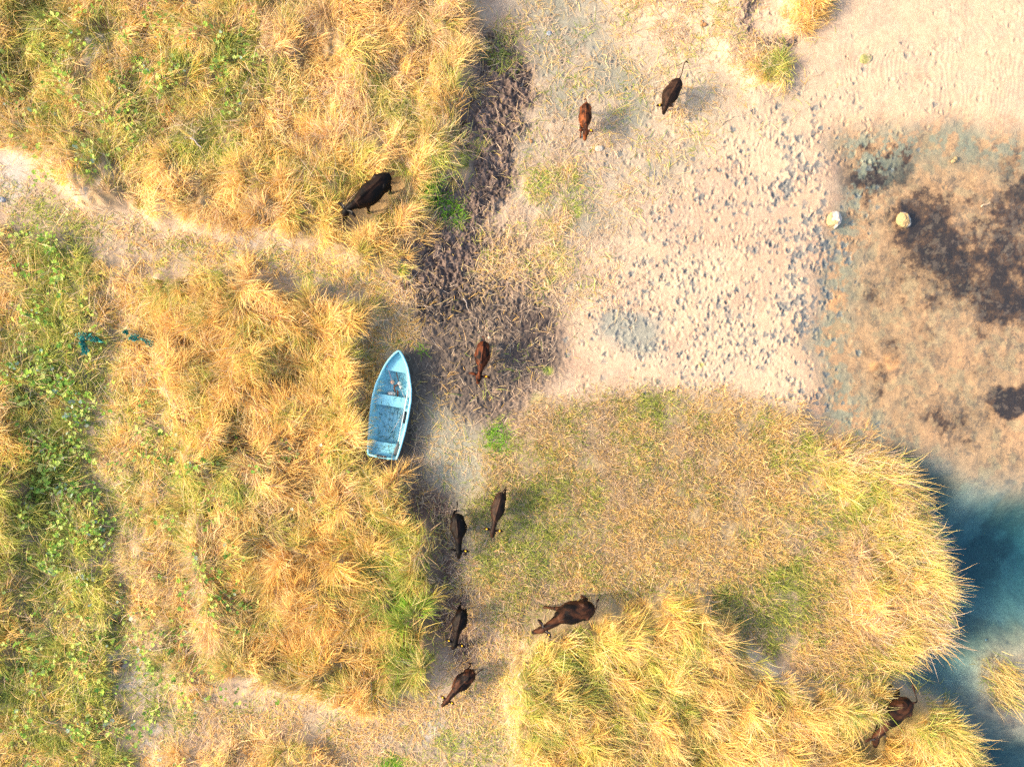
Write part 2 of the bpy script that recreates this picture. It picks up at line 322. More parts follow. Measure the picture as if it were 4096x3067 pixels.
_moss = np.maximum.reduce([E(1510//1, 790, 8, 7), E(1518-334, 797, 9, 8, 0, .2), E(1235, 385, 8, 22, 0, .5), E(1238, 470, 10, 25, 0, .5), E(1190, 600, 18, 8, 30, .5), E(1890, 1130, 25, 14), E(1180, 850, 20, 20)*.4])
def MOSS(x, y): return samp(_moss, x, y)*.85
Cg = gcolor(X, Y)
Cg = Cg*(1-far[..., None])+far[..., None]*np.array((.33, .25, .11))*(.7+.6*fbm(X*.05, Y*.05, 130, 4))[..., None]

# hoof prints pressed in the wet sand
wetness = np.clip(samp(WET, X, Y)*.6+samp(E(1500, 650, 300, 330, 0, 1, .6), X, Y)*.35+.1, 0, 1)*np.ones_like(X)
HD = np.maximum.reduce([Z([(1250,600),(1330,540),(1480,380),(1620,250),(1800,230),(1930,330),(1860,480),(1810,640),(1790,850),(1800,960),(1900,1000),(1700,880),(1500,850),(1350,850),(1260,760)], .9, 2.0), Z([(1130,0),(1500,100),(1600,300),(1400,500),(1250,640),(1150,500),(1150,200)], .6)*.35, Z([(1800,-100),(2212,-100),(2212,260),(1850,280)], .5)*.12, E(1640,60,40,60)*.6])
prnt_x = RNG.uniform(0, 19, 26000); prnt_y = RNG.uniform(-4, 15, 26000)
keep = RNG.random(26000) < samp(HD, prnt_x, prnt_y)*(1-samp(VH, prnt_x, prnt_y)*5)*.62
# prints come in trails: thin out with a noise field
keep &= RNG.random(26000) < sstep(.30, .62, fbm(prnt_x*.8, prnt_y*.8, 140, 3))+.25
prnt_x, prnt_y = prnt_x[keep], prnt_y[keep]
bl = samp(E(1500, 560, 330, 360, 0, 1, .5), prnt_x, prnt_y)
shore = samp(E(1760, 620, 70, 400, 5, 1, .5), prnt_x, prnt_y)
for i in range(len(prnt_x)):
    px, py = prnt_x[i], prnt_y[i]; ra = RNG.choice([.045, .06, .075, .095])*RNG.uniform(.85, 1.15)*(1+.3*shore[i]); el = RNG.uniform(1, 1.3); th = RNG.uniform(0, 3.1)
    dep = RNG.uniform(.004, .030)
    i0, i1 = np.searchsorted(xs, (px-.3, px+.3)); j0, j1 = np.searchsorted(ys, (py-.3, py+.3))
    xx = X[j0:j1, i0:i1]-px; yy = Y[j0:j1, i0:i1]-py
    c, s = math.cos(th), math.sin(th); u = (xx*c+yy*s)/el; v = -xx*s+yy*c
    a = np.arctan2(v, u); wob = 1+.22*np.sin(3*a+i)+.12*np.sin(5*a+2*i)
    d = np.hypot(u, v)/(ra*wob)
    k = Zg[j0:j1, i0:i1]
    k += -dep*(1-sstep(.45, 1.0, d))+.4*dep*np.exp(-((d-1.25)/.28)**2)
    fill = (1-sstep(.75, 1.05, d))*(RNG.random() < (.25+.3*shore[i])*(.3+bl[i]) )*RNG.uniform(.6, 1)
    cc = Cg[j0:j1, i0:i1]; cc[:] = cc*(1-fill[..., None])+np.array((.15, .15, .135))*fill[..., None]
    wv = wetness[j0:j1, i0:i1]; wv[:] = np.maximum(wv, fill)
# sand ripples
rp = samp(np.maximum(E(1640, 480, 260, 330, 0, 1, .7), E(2000, 130, 300, 180)), X, Y)*(1-samp(WET, X, Y))*(samp(VH, X, Y) < .05)
ph = X*30+6*fbm(X*.7, Y*.7, 150, 3)*6.28
Zg = Zg+rp*.006*np.sin(ph*1.15)*sstep(.35, .6, fbm(X*.9, Y*.9, 151, 3))*.7

ny, nx = X.shape
idx = np.arange(nx*ny).reshape(ny, nx)
q = np.stack([idx[:-1, :-1], idx[:-1, 1:], idx[1:, 1:], idx[1:, :-1]], -1).reshape(-1, 4)
gm, gn, gb = mat_new("ground_earth_sand")
at = gn.nodes.new("ShaderNodeAttribute"); at.attribute_name = "Col"
aw = gn.nodes.new("ShaderNodeAttribute"); aw.attribute_name = "Wet"
tc = gn.nodes.new("ShaderNodeTexCoord")
nz = gn.nodes.new("ShaderNodeTexNoise"); nz.inputs['Scale'].default_value = 22; nz.inputs['Detail'].default_value = 5; nz.inputs['Roughness'].default_value = .7
gn.links.new(tc.outputs['Object'], nz.inputs['Vector'])
mr = gn.nodes.new("ShaderNodeMapRange"); mr.inputs[1].default_value = .3; mr.inputs[2].default_value = .7; mr.inputs[3].default_value = .78; mr.inputs[4].default_value = 1.2
gn.links.new(nz.outputs['Fac'], mr.inputs[0])
mul = gn.nodes.new("ShaderNodeVectorMath"); mul.operation = 'SCALE'
gn.links.new(at.outputs['Color'], mul.inputs[0]); gn.links.new(mr.outputs[0], mul.inputs['Scale'])
gn.links.new(mul.outputs[0], gb.inputs['Base Color'])
rr = gn.nodes.new("ShaderNodeMapRange"); rr.inputs[3].default_value = .9; rr.inputs[4].default_value = .25
gn.links.new(aw.outputs['Fac'], rr.inputs[0]); gn.links.new(rr.outputs[0], gb.inputs['Roughness'])
gb.inputs['Specular IOR Level'].default_value = .35
bp = gn.nodes.new("ShaderNodeBump"); bp.inputs['Strength'].default_value = .55; bp.inputs['Distance'].default_value = .03
gn.links.new(nz.outputs['Fac'], bp.inputs['Height']); gn.links.new(bp.outputs['Normal'], gb.inputs['Normal'])
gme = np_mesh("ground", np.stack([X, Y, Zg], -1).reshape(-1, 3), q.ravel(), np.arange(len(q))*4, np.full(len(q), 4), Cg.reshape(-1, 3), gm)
wa = gme.attributes.new("Wet", 'FLOAT', 'POINT'); wa.data.foreach_set("value", wetness.ravel().astype(np.float32))
tag(link(bpy.data.objects.new("ground", gme)), kind='structure')

# ------------------------------------------------------------------ water: one closed body, surface at z = 0
wm, wn, wb = mat_new("lake_water"); wn.nodes.remove(wb); wo = wn.nodes["Material Output"]
tr = wn.nodes.new("ShaderNodeBsdfTransparent"); gl = wn.nodes.new("ShaderNodeBsdfGlossy"); gl.inputs['Roughness'].default_value = .04
fr = wn.nodes.new("ShaderNodeFresnel"); fr.inputs['IOR'].default_value = 1.33
mx = wn.nodes.new("ShaderNodeMixShader"); tcw = wn.nodes.new("ShaderNodeTexCoord")
wnz = wn.nodes.new("ShaderNodeTexNoise"); wnz.inputs['Scale'].default_value = 1.6; wnz.inputs['Detail'].default_value = 3
wbp = wn.nodes.new("ShaderNodeBump"); wbp.inputs['Strength'].default_value = .15; wbp.inputs['Distance'].default_value = .05
wn.links.new(tcw.outputs['Object'], wnz.inputs['Vector']); wn.links.new(wnz.outputs['Fac'], wbp.inputs['Height'])
wn.links.new(wbp.outputs['Normal'], gl.inputs['Normal'])
gmt = wn.nodes.new("ShaderNodeNewGeometry"); sub = wn.nodes.new("ShaderNodeMath"); sub.operation = 'SUBTRACT'; sub.inputs[0].default_value = 1.0
mlt = wn.nodes.new("ShaderNodeMath"); mlt.operation = 'MULTIPLY'
wn.links.new(gmt.outputs['Backfacing'], sub.inputs[1]); wn.links.new(sub.outputs[0], mlt.inputs[0]); wn.links.new(fr.outputs[0], mlt.inputs[1])
wn.links.new(mlt.outputs[0], mx.inputs[0]); wn.links.new(tr.outputs[0], mx.inputs[1]); wn.links.new(gl.outputs[0], mx.inputs[2])
wn.links.new(mx.outputs[0], wo.inputs['Surface'])
va = wn.nodes.new("ShaderNodeVolumeAbsorption"); va.inputs['Color'].default_value = (0.18, .58, .67, 1); va.inputs['Density'].default_value = .8
wn.links.new(va.outputs[0], wo.inputs['Volume'])
bm = bmesh.new(); bmesh.ops.create_cube(bm, size=1)
for v in bm.verts: v.co = Vector((4.0 if v.co.x < 0 else 110, v.co.y*150, 0 if v.co.z > 0 else -4))
me = bpy.data.meshes.new("water"); bm.to_mesh(me); bm.free(); me.materials.append(wm)
tag(link(bpy.data.objects.new("water", me)), kind='structure')

# ------------------------------------------------------------------ grass blades
def make_blades(name, x, y, z, az, L, e0, e1, wid, c0, c1, label, cat, mat=GRASS, twist=None, lift=.0):
    n = len(x); tw = RNG.normal(0, .35, n) if twist is None else twist
    P = np.zeros((n, 4, 3)); P[:, 0] = np.stack([x, y, z+lift], -1)
    for k in range(3):
        t = (k+.5)/3; e = e0*(1-t)+e1*t; a = az+tw*t
        P[:, k+1] = P[:, k]+np.stack([np.cos(e)*np.cos(a), np.cos(e)*np.sin(a), np.sin(e)], -1)*(L/3)[:, None]
    side = np.stack([-np.sin(az+tw*.5), np.cos(az+tw*.5), RNG.normal(0, .35, n)], -1)
    V = np.zeros((n, 7, 3))
    for k, f in enumerate((.8, 1.0, .7)):
        V[:, 2*k] = P[:, k]-side*(wid*f/2)[:, None]; V[:, 2*k+1] = P[:, k]+side*(wid*f/2)[:, None]
    V[:, 6] = P[:, 3]
    C = np.zeros((n, 7, 3))
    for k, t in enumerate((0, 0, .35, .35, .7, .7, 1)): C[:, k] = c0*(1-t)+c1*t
    base = np.array([0, 1, 3, 2, 2, 3, 5, 4, 4, 5, 6])
    loops = (np.arange(n)[:, None]*7+base).ravel()
    st = (np.arange(n)[:, None]*11+np.array([0, 4, 8])).ravel(); tot = np.tile([4, 4, 3], n)
    me = np_mesh(name, V.reshape(-1, 3), loops, st, tot, np.clip(C.reshape(-1, 3), .005, .95), mat)
    o = link(bpy.data.objects.new(name, me)); tag(o, label, cat, kind='stuff')
    return o
def scatter(dens, dmax, ext=(-20.5, 20.5, -15.5, 15.5)):
    n = int((ext[1]-ext[0])*(ext[3]-ext[2])*dmax)
    x = RNG.uniform(ext[0], ext[1], n); y = RNG.uniform(ext[2], ext[3], n)
    k = RNG.random(n) < dens(x, y)/dmax
    return x[k], y[k]
def pick(pal, n):
    pal = np.array(pal); i = RNG.integers(0, len(pal), n); j = RNG.integers(0, len(pal), n); t = RNG.random(n)[:, None]
    return pal[i]*(1-t)+pal[j]*t
STRAW = [(.94,.62,.21), (.94,.70,.30), (.90,.54,.16), (.95,.77,.42), (.84,.55,.27), (.95,.69,.22)]
ORANGE = [(.88,.55,.15), (.90,.62,.22), (.84,.47,.12), (.90,.68,.28)]
YELLOW = [(.92,.66,.20), (.80,.61,.16), (.94,.73,.36), (.92,.58,.18), (.92,.63,.28)]
PALE = [(.74,.56,.40), (.66,.48,.33), (.56,.40,.27), (.80,.64,.48), (.50,.40,.30)]
GREEN = [(.42,.48,.09), (.52,.56,.13), (.30,.40,.08), (.60,.60,.17)]
VIVID = [(.16,.46,.03), (.24,.52,.04), (.30,.50,.06)]
DGREEN = [(.16,.27,.06), (.22,.30,.08), (.26,.34,.12)]

GRN = np.clip(np.maximum.reduce([E(955,450,60,30,-25,1,.6), E(1075,945,32,38,0,.5,.5)*1.0, E(880,1250,60,170,10,.8,.6)*.75, E(880,1400,60,80,0,.8,.6)*.7, E(845,1640,45,22)*.8,
    E(700,390,130,40,-30,1,.8)*.35, E(960,330,60,110,0,1,.7)*.35, E(420,190,70,50,0,1,.8)*.6, E(480,300,60,60,0,1,.8)*.6, E(120,170,110,130,0,1,.8)*.55, E(250,280,120,100,0,1,.8)*.4, E(520,160,40,90,20,1,.8)*.5, E(130,60,60,60)*.6,
    E(140,750,85,270,5,1,.6)*.8, E(130,1150,120,200,0,1,.6)*.75, E(160,1450,180,200,0,1,.7)*.65, E(390,980,50,70)*.5, E(400,1050,90,130,30,1,.7)*.4, E(520,1030,60,60)*.35, E(150,1540,170,90)*.5,
    E(1200,1350,60,70)*.35, E(1130,1120,120,130,0,1,.8)*.45, E(1660,1300,110,80,10,1,.7)*.6, E(1840,1090,90,60,10,1,.8)*.45, E(1720,1000,60,40)*.5, E(1050,1610,90,50)*.45, E(1250,1400,60,60)*.5, E(1672,160,30,24,20,.5,.4)*1.0, E(1420,880,50,30)*.5, E(1190,400,50,60)*.35, E(1350,1500,300,200,0,1,.9)*.15, E(1880,1500,120,50,0,1,.8)*.55, E(700,620,60,30)*.4, E(1085,100,50,50)*.5, E(430,330,60,40)*.5, E(870,230,100,60)*.15]), 0, 1)
VIV = np.maximum.reduce([E(958,450,42,22,-25,.8,.5), E(1075,945,26,34,0,.5,.5), E(885,1330,35,120,5,1,.7)*.35, E(845,1640,35,15), E(895,765,10,14)*1.0, E(880,590,10,8)])
ORG = np.maximum.reduce([E(600,800,330,170,0,1,.8)*.7, E(740,1300,190,200,0,1,.7)*.95, E(450,650,130,80,0,1,.8)*.8, E(700,480,170,80,0,1,.8)*.5, E(30,1380,60,60)*.8, E(1730,40,70,60)*.9, E(620,320,100,90)*.3, E(430,110,100,110)*.4])
YEL = np.maximum.reduce([BR*.95, E(820,1150,60,120)*.5, E(690,450,150,100)*.45, LF3*.35, RE*.35, E(200,150,200,150,0,1,.8)*.3])

def grass_colors(x, y, base_pal=STRAW, gk=1.0):
    n = len(x); gr = samp(GRN, x, y); vv = samp(VIV, x, y); og = samp(ORG, x, y); yl = samp(YEL, x, y)
    nn = fbm(x*1.5, y*1.5, 160, 4); n2 = fbm(x*.5, y*.5, 170, 3)
    c = pick(base_pal, n)
    pal = pick(PALE, n); m = RNG.random(n) < sstep(.42, .68, fbm(x*.9, y*.9, 175, 3))*.55*(1-og); c = np.where(m[:, None], pal, c)
    m = RNG.random(n) < og*.75; c = np.where(m[:, None], pick(ORANGE, n), c)
    m = RNG.random(n) < yl*.62; c = np.where(m[:, None], pick(YELLOW, n), c)
    g = np.clip(gr*1.0*(.5+nn)+sstep(.47, .66, nn)*.42, 0, .92)*gk
    m = RNG.random(n) < g; c = np.where(m[:, None], pick(GREEN, n), c)
    m = RNG.random(n) < g*.22; c = np.where(m[:, None], pick(DGREEN, n), c)
    m = RNG.random(n) < vv*.85; c = np.where(m[:, None], pick(VIVID, n), c)
    br = RNG.uniform(.72, 1.10, n)*(.90+.20*n2)
    return c*br[:, None]

# flow of the lodged grass
def flow(x, y):
    a = (fbm(x*.35, y*.35, 180, 3)-.5)*14+1.2
    right = samp(np.maximum(BR, RE), x, y)
    a2 = -.55+(fbm(x*.4, y*.4, 185, 2)-.5)*2.0
    a2 = a2+.35*samp(RE, x, y)
    return a*(1-right)+a2*right
TALLM = np.clip(np.maximum.reduce([TUS*1.2, TUS2*.8, LF1, LF2, LF3*.85, LFL, LFB*.9, BR, RE, LFM*.8, PATH*(gx < -3.2)*.22]), 0, 1)*(1-BOATM)*(1-.93*np.clip(COWM*1.1, 0, 1))*(1-.8*BARE)
OUT = 1-WET*(1-ISLG)
def tufted(dens, dmax, per, spread):
    tx, ty = scatter(dens, dmax); m = RNG.poisson(per, len(tx)); tid = np.repeat(np.arange(len(tx)), m)
    ro = np.abs(RNG.normal(0, spread, len(tid)))*RNG.uniform(.5, 1.6, len(tx))[tid]; ra = RNG.uniform(-3.1416, 3.1416, len(tid))
    return tx, ty, tid, tx[tid]+ro*np.cos(ra), ty[tid]+ro*np.sin(ra), ra
tx, ty, tid, x, y, ra = tufted(lambda x, y: samp(TALLM, x, y)**1.3*19*(.5+1.0*fbm(x*1.2, y*1.2, 190, 3)), 29, 34, .13)
kk = (samp(COWM, x, y) < .3) & (samp(BOATM, x, y) < .5)
tid, x, y, ra = tid[kk], x[kk], y[kk], ra[kk]; n = len(x); nt_ = len(tx)
taz = flow(tx, ty)+RNG.normal(0, .75, nt_)
rgt_ = samp(np.maximum(BR, RE), x, y); w_ = RNG.uniform(.25, 1.0, nt_)[tid]*(1-.35*rgt_)     # how far the blades splay from the tuft's middle
az = np.arctan2(np.sin(taz)[tid]+w_*np.sin(ra), np.cos(taz)[tid]+w_*np.cos(ra))+RNG.normal(0, .3, n)
L = RNG.gamma(7, .055, n)*(.75+.5*samp(VH, x, y)/.7)*RNG.uniform(.75, 1.3, nt_)[tid]
c1 = grass_colors(x, y)
tcol = grass_colors(tx, ty); mixk = .55
c1 = c1*(1-mixk)+tcol[tid]*mixk
c1 = c1*(RNG.uniform(.80, 1.22, nt_)[tid]*(.88+.44*fbm(x*2.3, y*2.3, 192, 3)))[:, None]
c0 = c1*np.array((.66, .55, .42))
lift = (RNG.uniform(0, .22, nt_)*samp(VH, tx, ty))[tid]
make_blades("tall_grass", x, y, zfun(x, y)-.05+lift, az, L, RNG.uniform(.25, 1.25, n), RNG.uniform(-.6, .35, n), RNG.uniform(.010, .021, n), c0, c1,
            "tall dry straw-yellow grass lying over in swathes beside the mud and the lake", "grass")
NTALL = n
# long loose stalks on top
x, y = scatter(lambda x, y: samp(TALLM, x, y)*16*(.4+fbm(x*1.2, y*1.2, 195, 3)), 24); n = len(x)
az = flow(x, y)+RNG.normal(0, .9, n)
c1 = pick(STRAW+PALE, n)*RNG.uniform(.9, 1.25, n)[:, None]
make_blades("loose_straw_stalks", x, y, zfun(x, y)+.15, az, RNG.uniform(.45, 1.0, n), RNG.uniform(.1, .7, n), RNG.uniform(-.5, .3, n), RNG.uniform(.009, .014, n), c1*.9, c1, "long pale stalks sticking out over the tall grass", "grass")
# short marsh grass
MG2 = np.clip(MG*(1-BR)*(1-RE*.5), 0, 1)*(1-.85*MUD3)*(1-.9*COWM)*(1-.9*TRACK)
x, y = scatter(lambda x, y: samp(MG2, x, y)*520*np.clip(1.35-1.3*sstep(.52, .68, fbm(x*.7, y*.7, 113, 3)), .62, 1)*np.clip(.2+1.1*sstep(.3, .5, fbm(x*1.6, y*1.6, 197, 3)), 0, 1)*1.5, 840)
n = len(x); c1 = grass_colors(x, y, STRAW+STRAW+PALE, 1.0)*np.array((.98, .95, .88))*RNG.uniform(.7, 1.15, n)[:, None]; c0 = c1*.55
rgt = sstep(4, 13, x)
make_blades("short_marsh_grass", x, y, zfun(x, y)-.02, RNG.uniform(-3.14, 3.14, n)*(1-.6*rgt)-.4*rgt, RNG.gamma(6, .036, n)*(1+.5*rgt), RNG.uniform(.3, 1.2, n), RNG.uniform(-.3, .5, n), RNG.uniform(.010, .019, n), c0, c1,
            "short cropped grey-tan marsh grass between the mud and the lake", "grass")
# trampled straw
TR = np.clip(np.maximum.reduce([PATH, STRAWT*.55, TUSR*.9, TUS*.4, TUS2*1.1, TUFM*.7, MUD2*.07, LF3*.3, LFM*.7, MUD3*.3, MUD1*.05, ISLG*1.2, GREYS*.22, Z([(960,1200),(1150,1180),(1150,1420),(1100,1656),(920,1656),(930,1480),(1000,1420)], .3)*.8, Z([(1130,560),(1250,560),(1340,620),(1240,700),(1150,640)], .5)*.35, .9*Z([(1050,520),(1130,480),(1160,520),(1230,540),(1250,600),(1160,600),(1120,640),(1060,620)], .3, 1.5), BOATM*.0]), 0, 1.2)*(1-1.0*BOATM)*(1-.7*BARE)*(1-.9*COWM)
x, y = scatter(lambda x, y: samp(TR, x, y)*430*(.25+1.2*sstep(.3, .6, fbm(x*1.5, y*1.5, 200, 3))), 680)
n = len(x); c1 = grass_colors(x, y, PALE+STRAW, .8)*1.05
make_blades("trampled_straw", x, y, zfun(x, y)+.01, RNG.uniform(-3.14, 3.14, n), RNG.gamma(7, .045, n), RNG.uniform(.0, .45, n), RNG.uniform(-.35, .1, n), RNG.uniform(.011, .02, n), c1*.8, c1,
            "flattened pale straw on the trodden paths and sandy hummocks", "straw")
# litter on mud and sand
LIT = np.clip(MUD2*.35+MUD1*.25+MUD3*.8+GREYS*.4+np.clip(Z([(1100,300),(1400,300),(1450,600),(1200,900),(1700,900),(1750,1000),(1100,1000)], .8), 0, 1)*.6, 0, 1)*(1-BOATM)*(1-WET)
x, y = scatter(lambda x, y: samp(LIT, x, y)*60*(.2+1.6*sstep(.35, .65, fbm(x*1.3, y*1.3, 210, 3))), 108)
n = len(x); c1 = pick(PALE, n)*RNG.uniform(.8, 1.2, n)[:, None]
make_blades("straw_litter", x, y, zfun(x, y)+.02, RNG.uniform(-3.14, 3.14, n), RNG.gamma(5, .05, n), RNG.uniform(.0, .25, n), RNG.uniform(-.25, .05, n), RNG.uniform(.008, .014, n), c1*.85, c1,
            "scattered bits of straw and twigs lying on mud and damp sand", "straw litter")
# green tufts
x, y = scatter(lambda x, y: np.clip(samp(VIV, x, y)*1.0+samp(GRN, x, y)*.25+samp(E(1235, 430, 10, 50)*.4, x, y), 0, 1)*260*(1-samp(COWM, x, y))*(1-samp(BOATM, x, y)), 260)
n = len(x); v = samp(VIV, x, y); c1 = np.where((RNG.random(n) < v)[:, None], pick(VIVID, n), pick(GREEN, n))*RNG.uniform(.7, 1.15, n)[:, None]
make_blades("green_grass", x, y, zfun(x, y)-.02, RNG.uniform(-3.14, 3.14, n), RNG.uniform(.15, .4, n), RNG.uniform(.5, 1.4, n), RNG.uniform(-.2, .7, n), RNG.uniform(.012, .024, n), c1*.6, c1,
            "fresh green grass tufts growing through the dry field", "grass")
# reed fringe over the water
def along(pts, n):
    pts = np.array(D2(pts)); s = np.r_[0, np.cumsum(np.hypot(*np.diff(pts, axis=0).T))]; t = RNG.uniform(0, s[-1], n)
    return np.interp(t, s, pts[:, 0]), np.interp(t, s, pts[:, 1])
x, y = along([(1850,985),(1915,1000),(1965,1060),(1985,1120),(1990,1200),(2015,1270),(2025,1330),(2010,1370),(1950,1395),(1925,1430)], 5200)
n = len(x); x = x-np.abs(RNG.normal(0, .45, n))+.15; y = y+RNG.normal(0, .18, n)
kk = samp(COWM, x, y) < .25; x, y = x[kk], y[kk]; n = len(x); c1 = grass_colors(x, y, STRAW+ORANGE[:1], .7)*1.1
make_blades("reed_fringe", x, y, np.maximum(zfun(x, y), .05)+.02, RNG.normal(-.33, .55, n), RNG.gamma(6, .10, n)*(.45+1.1*fbm(x*1.7, y*1.7, 230, 2)), RNG.uniform(.2, 1.2, n), RNG.uniform(-.5, .5, n), RNG.uniform(.009, .018, n), c1*.7, c1,
            "long sunlit reed blades hanging out over the lake edge", "reeds")
x, y = along([(1925,1440),(1935,1480),(1965,1500),(2030,1545),(2060,1600),(2085,1660)], 2300)
n = len(x); x = x-np.abs(RNG.normal(0, .4, n))+.1; y = y+RNG.normal(0, .2, n); kk = samp(blur(COWM, .12), x, y) < .1
x, y = x[kk], y[kk]; n = len(x)
c1 = pick(YELLOW+GREEN, n)*RNG.uniform(.7, 1.15, n)[:, None]
make_blades("waterside_grass", x, y, np.maximum(zfun(x, y), .05)+.02, RNG.normal(-.5, .7, n), RNG.gamma(6, .09, n), RNG.uniform(.35, 1.1, n), RNG.uniform(-.3, .4, n), RNG.uniform(.009, .017, n), c1*.6, c1,
            "yellow-green grass leaning over the deep blue water at the bottom right", "grass")
# grass on the islet
x, y = along([(2150,1440),(2165,1470),(2180,1500)], 200); n = len(x); x = x+RNG.normal(0, .25, n); y = y+RNG.normal(0, .3, n)
c1 = pick(YELLOW+GREEN+STRAW, n)*RNG.uniform(.7, 1.15, n)[:, None]
make_blades("islet_grass", x, y, np.maximum(zfun(x, y), 0)+.0, RNG.normal(-.7, .35, n), RNG.uniform(.35, 1.0, n), RNG.uniform(.3, 1.0, n), RNG.uniform(-.2, .4, n), RNG.uniform(.012, .022, n), c1*.6, c1,
            "sparse tuft of long grass on the sandy islet at the right", "grass")

# ------------------------------------------------------------------ creeping vine leaves
LV = np.clip(np.maximum.reduce([E(130,800,85,260,5,1,.5), E(150,1150,90,220,0,1,.6)*.7, E(170,1480,150,200,0,1,.7)*.4, E(430,1200,110,260,15,1,.7)*.45, E(420,1000,60,80)*.5, E(200,120,230,120,0,1,.7)*.45, E(560,1000,140,70,0,1,.8)*.35, E(500,170,60,90,0,1,.7)*.5, E(330,90,120,80,0,1,.8)*.4, E(200,290,120,110,0,1,.8)*.3, E(340,1450,100,160,0,1,.8)*.25]), 0, 1)
x, y = scatter(lambda x, y: samp(LV, x, y)*150*sstep(.44, .62, fbm(x*1.5, y*1.5, 220, 4)), 150, (-20, 0, -15, 15))
n = len(x); nseg = 9
ang = np.linspace(-2.7, 2.7, nseg)+math.pi
rad = np.array([1.0, .95, 1.12, .92, 1.18, .92, 1.12, .95, 1.0])
r0 = RNG.uniform(.030, .075, n)*(.8+.4*RNG.random(n)); az = RNG.uniform(-3.14, 3.14, n)
tilt = np.abs(RNG.normal(0, .6, n)); ta = RNG.uniform(-3.14, 3.14, n)
lx = np.concatenate([[0], rad*np.cos(ang)]); ly = np.concatenate([[0], rad*np.sin(ang)]); lz = np.concatenate([[0], .22*np.cos(ang*5)*.5+.12])
ca, sa = np.cos(az)[:, None], np.sin(az)[:, None]
X0 = (lx*ca-ly*sa)*r0[:, None]; Y0 = (lx*sa+ly*ca)*r0[:, None]; Z0 = lz*r0[:, None]
Zt = Z0+np.tan(np.clip(tilt, 0, .9))[:, None]*(X0*np.cos(ta)[:, None]+Y0*np.sin(ta)[:, None])
zz = zfun(x, y)+RNG.uniform(.06, .34, n)
V = np.stack([X0+x[:, None], Y0+y[:, None], Zt+zz[:, None]], -1).reshape(-1, 3)
tri = np.array([[0, k, k+1] for k in range(1, nseg)]).ravel()
loops = (np.arange(n)[:, None]*(nseg+1)+tri).ravel(); m_ = n*(nseg-1)
lc = pick([(.42,.60,.10), (.55,.68,.16), (.30,.48,.08), (.16,.32,.06), (.12,.26,.05), (.62,.66,.22)], n)
gy_ = RNG.random(n) < .05; lc[gy_] = pick([(.34,.44,.32), (.42,.48,.36), (.26,.38,.28)], int(gy_.sum()))
lc = lc*RNG.uniform(.6, 1.05, n)[:, None]
me = np_mesh("creeping_vine_leaves", V, loops, np.arange(m_)*3, np.full(m_, 3), np.clip(np.repeat(lc, nseg+1, 0), 0, .9), LEAF, False)
tag(link(bpy.data.objects.new("creeping_vine_leaves", me)), "broad lime-green creeping leaves spreading over the dry grass on the left", "ground cover", kind='stuff')

# ------------------------------------------------------------------ mesh helpers for things
def bm_obj(name, bm, mat, parent=None, smooth=True):
    me = bpy.data.meshes.new(name); bmesh.ops.recalc_face_normals(bm, faces=bm.faces); bm.to_mesh(me); bm.free()
    for p in me.polygons: p.use_smooth = smooth
    if mat: me.materials.append(mat)
    return link(bpy.data.objects.new(name, me), parent)
def empty(name, loc, rz=0):
    o = bpy.data.objects.new(name, None); o.empty_display_size = .2; link(o); o.location = loc; o.rotation_euler = (0, 0, rz); return o
def tube(bm, pts, rads, seg=10, flat=1.0, cap=True):
    pts = [Vector(p) for p in pts]; rings = []
    for i, p in enumerate(pts):
        t = (pts[min(i+1, len(pts)-1)]-pts[max(i-1, 0)]).normalized()
        up = Vector((0, 0, 1)) if abs(t.z) < .93 else Vector((1, 0, 0))
        s = t.cross(up).normalized(); u = s.cross(t).normalized(); r = rads[i]
        rw, rh = (r if isinstance(r, (tuple, list)) else (r, r*flat))
        rings.append([bm.verts.new(p+s*rw*math.cos(2*math.pi*k/seg)+u*rh*math.sin(2*math.pi*k/seg)) for k in range(seg)])
    for a, b in zip(rings, rings[1:]):
        for k in range(seg): bm.faces.new((a[k], a[(k+1) % seg], b[(k+1) % seg], b[k]))
    if cap: bm.faces.new(rings[0][::-1]); bm.faces.new(rings[-1])
    return rings
def box(bm, c, sz, rz=0, bev=.0, taper=1.0):
    g = bmesh.ops.create_cube(bm, size=1); M = Matrix.Translation(c)@Matrix.Rotation(rz, 4, 'Z')
    for v in g['verts']:
        t = taper if v.co.z > 0 else 1
        v.co = M@Vector((v.co.x*sz[0]*t, v.co.y*sz[1]*t, v.co.z*sz[2]))
    if bev:
        es = list({e for v in g['verts'] for e in v.link_edges}); bmesh.ops.bevel(bm, geom=es, offset=bev, segments=2, affect='EDGES')

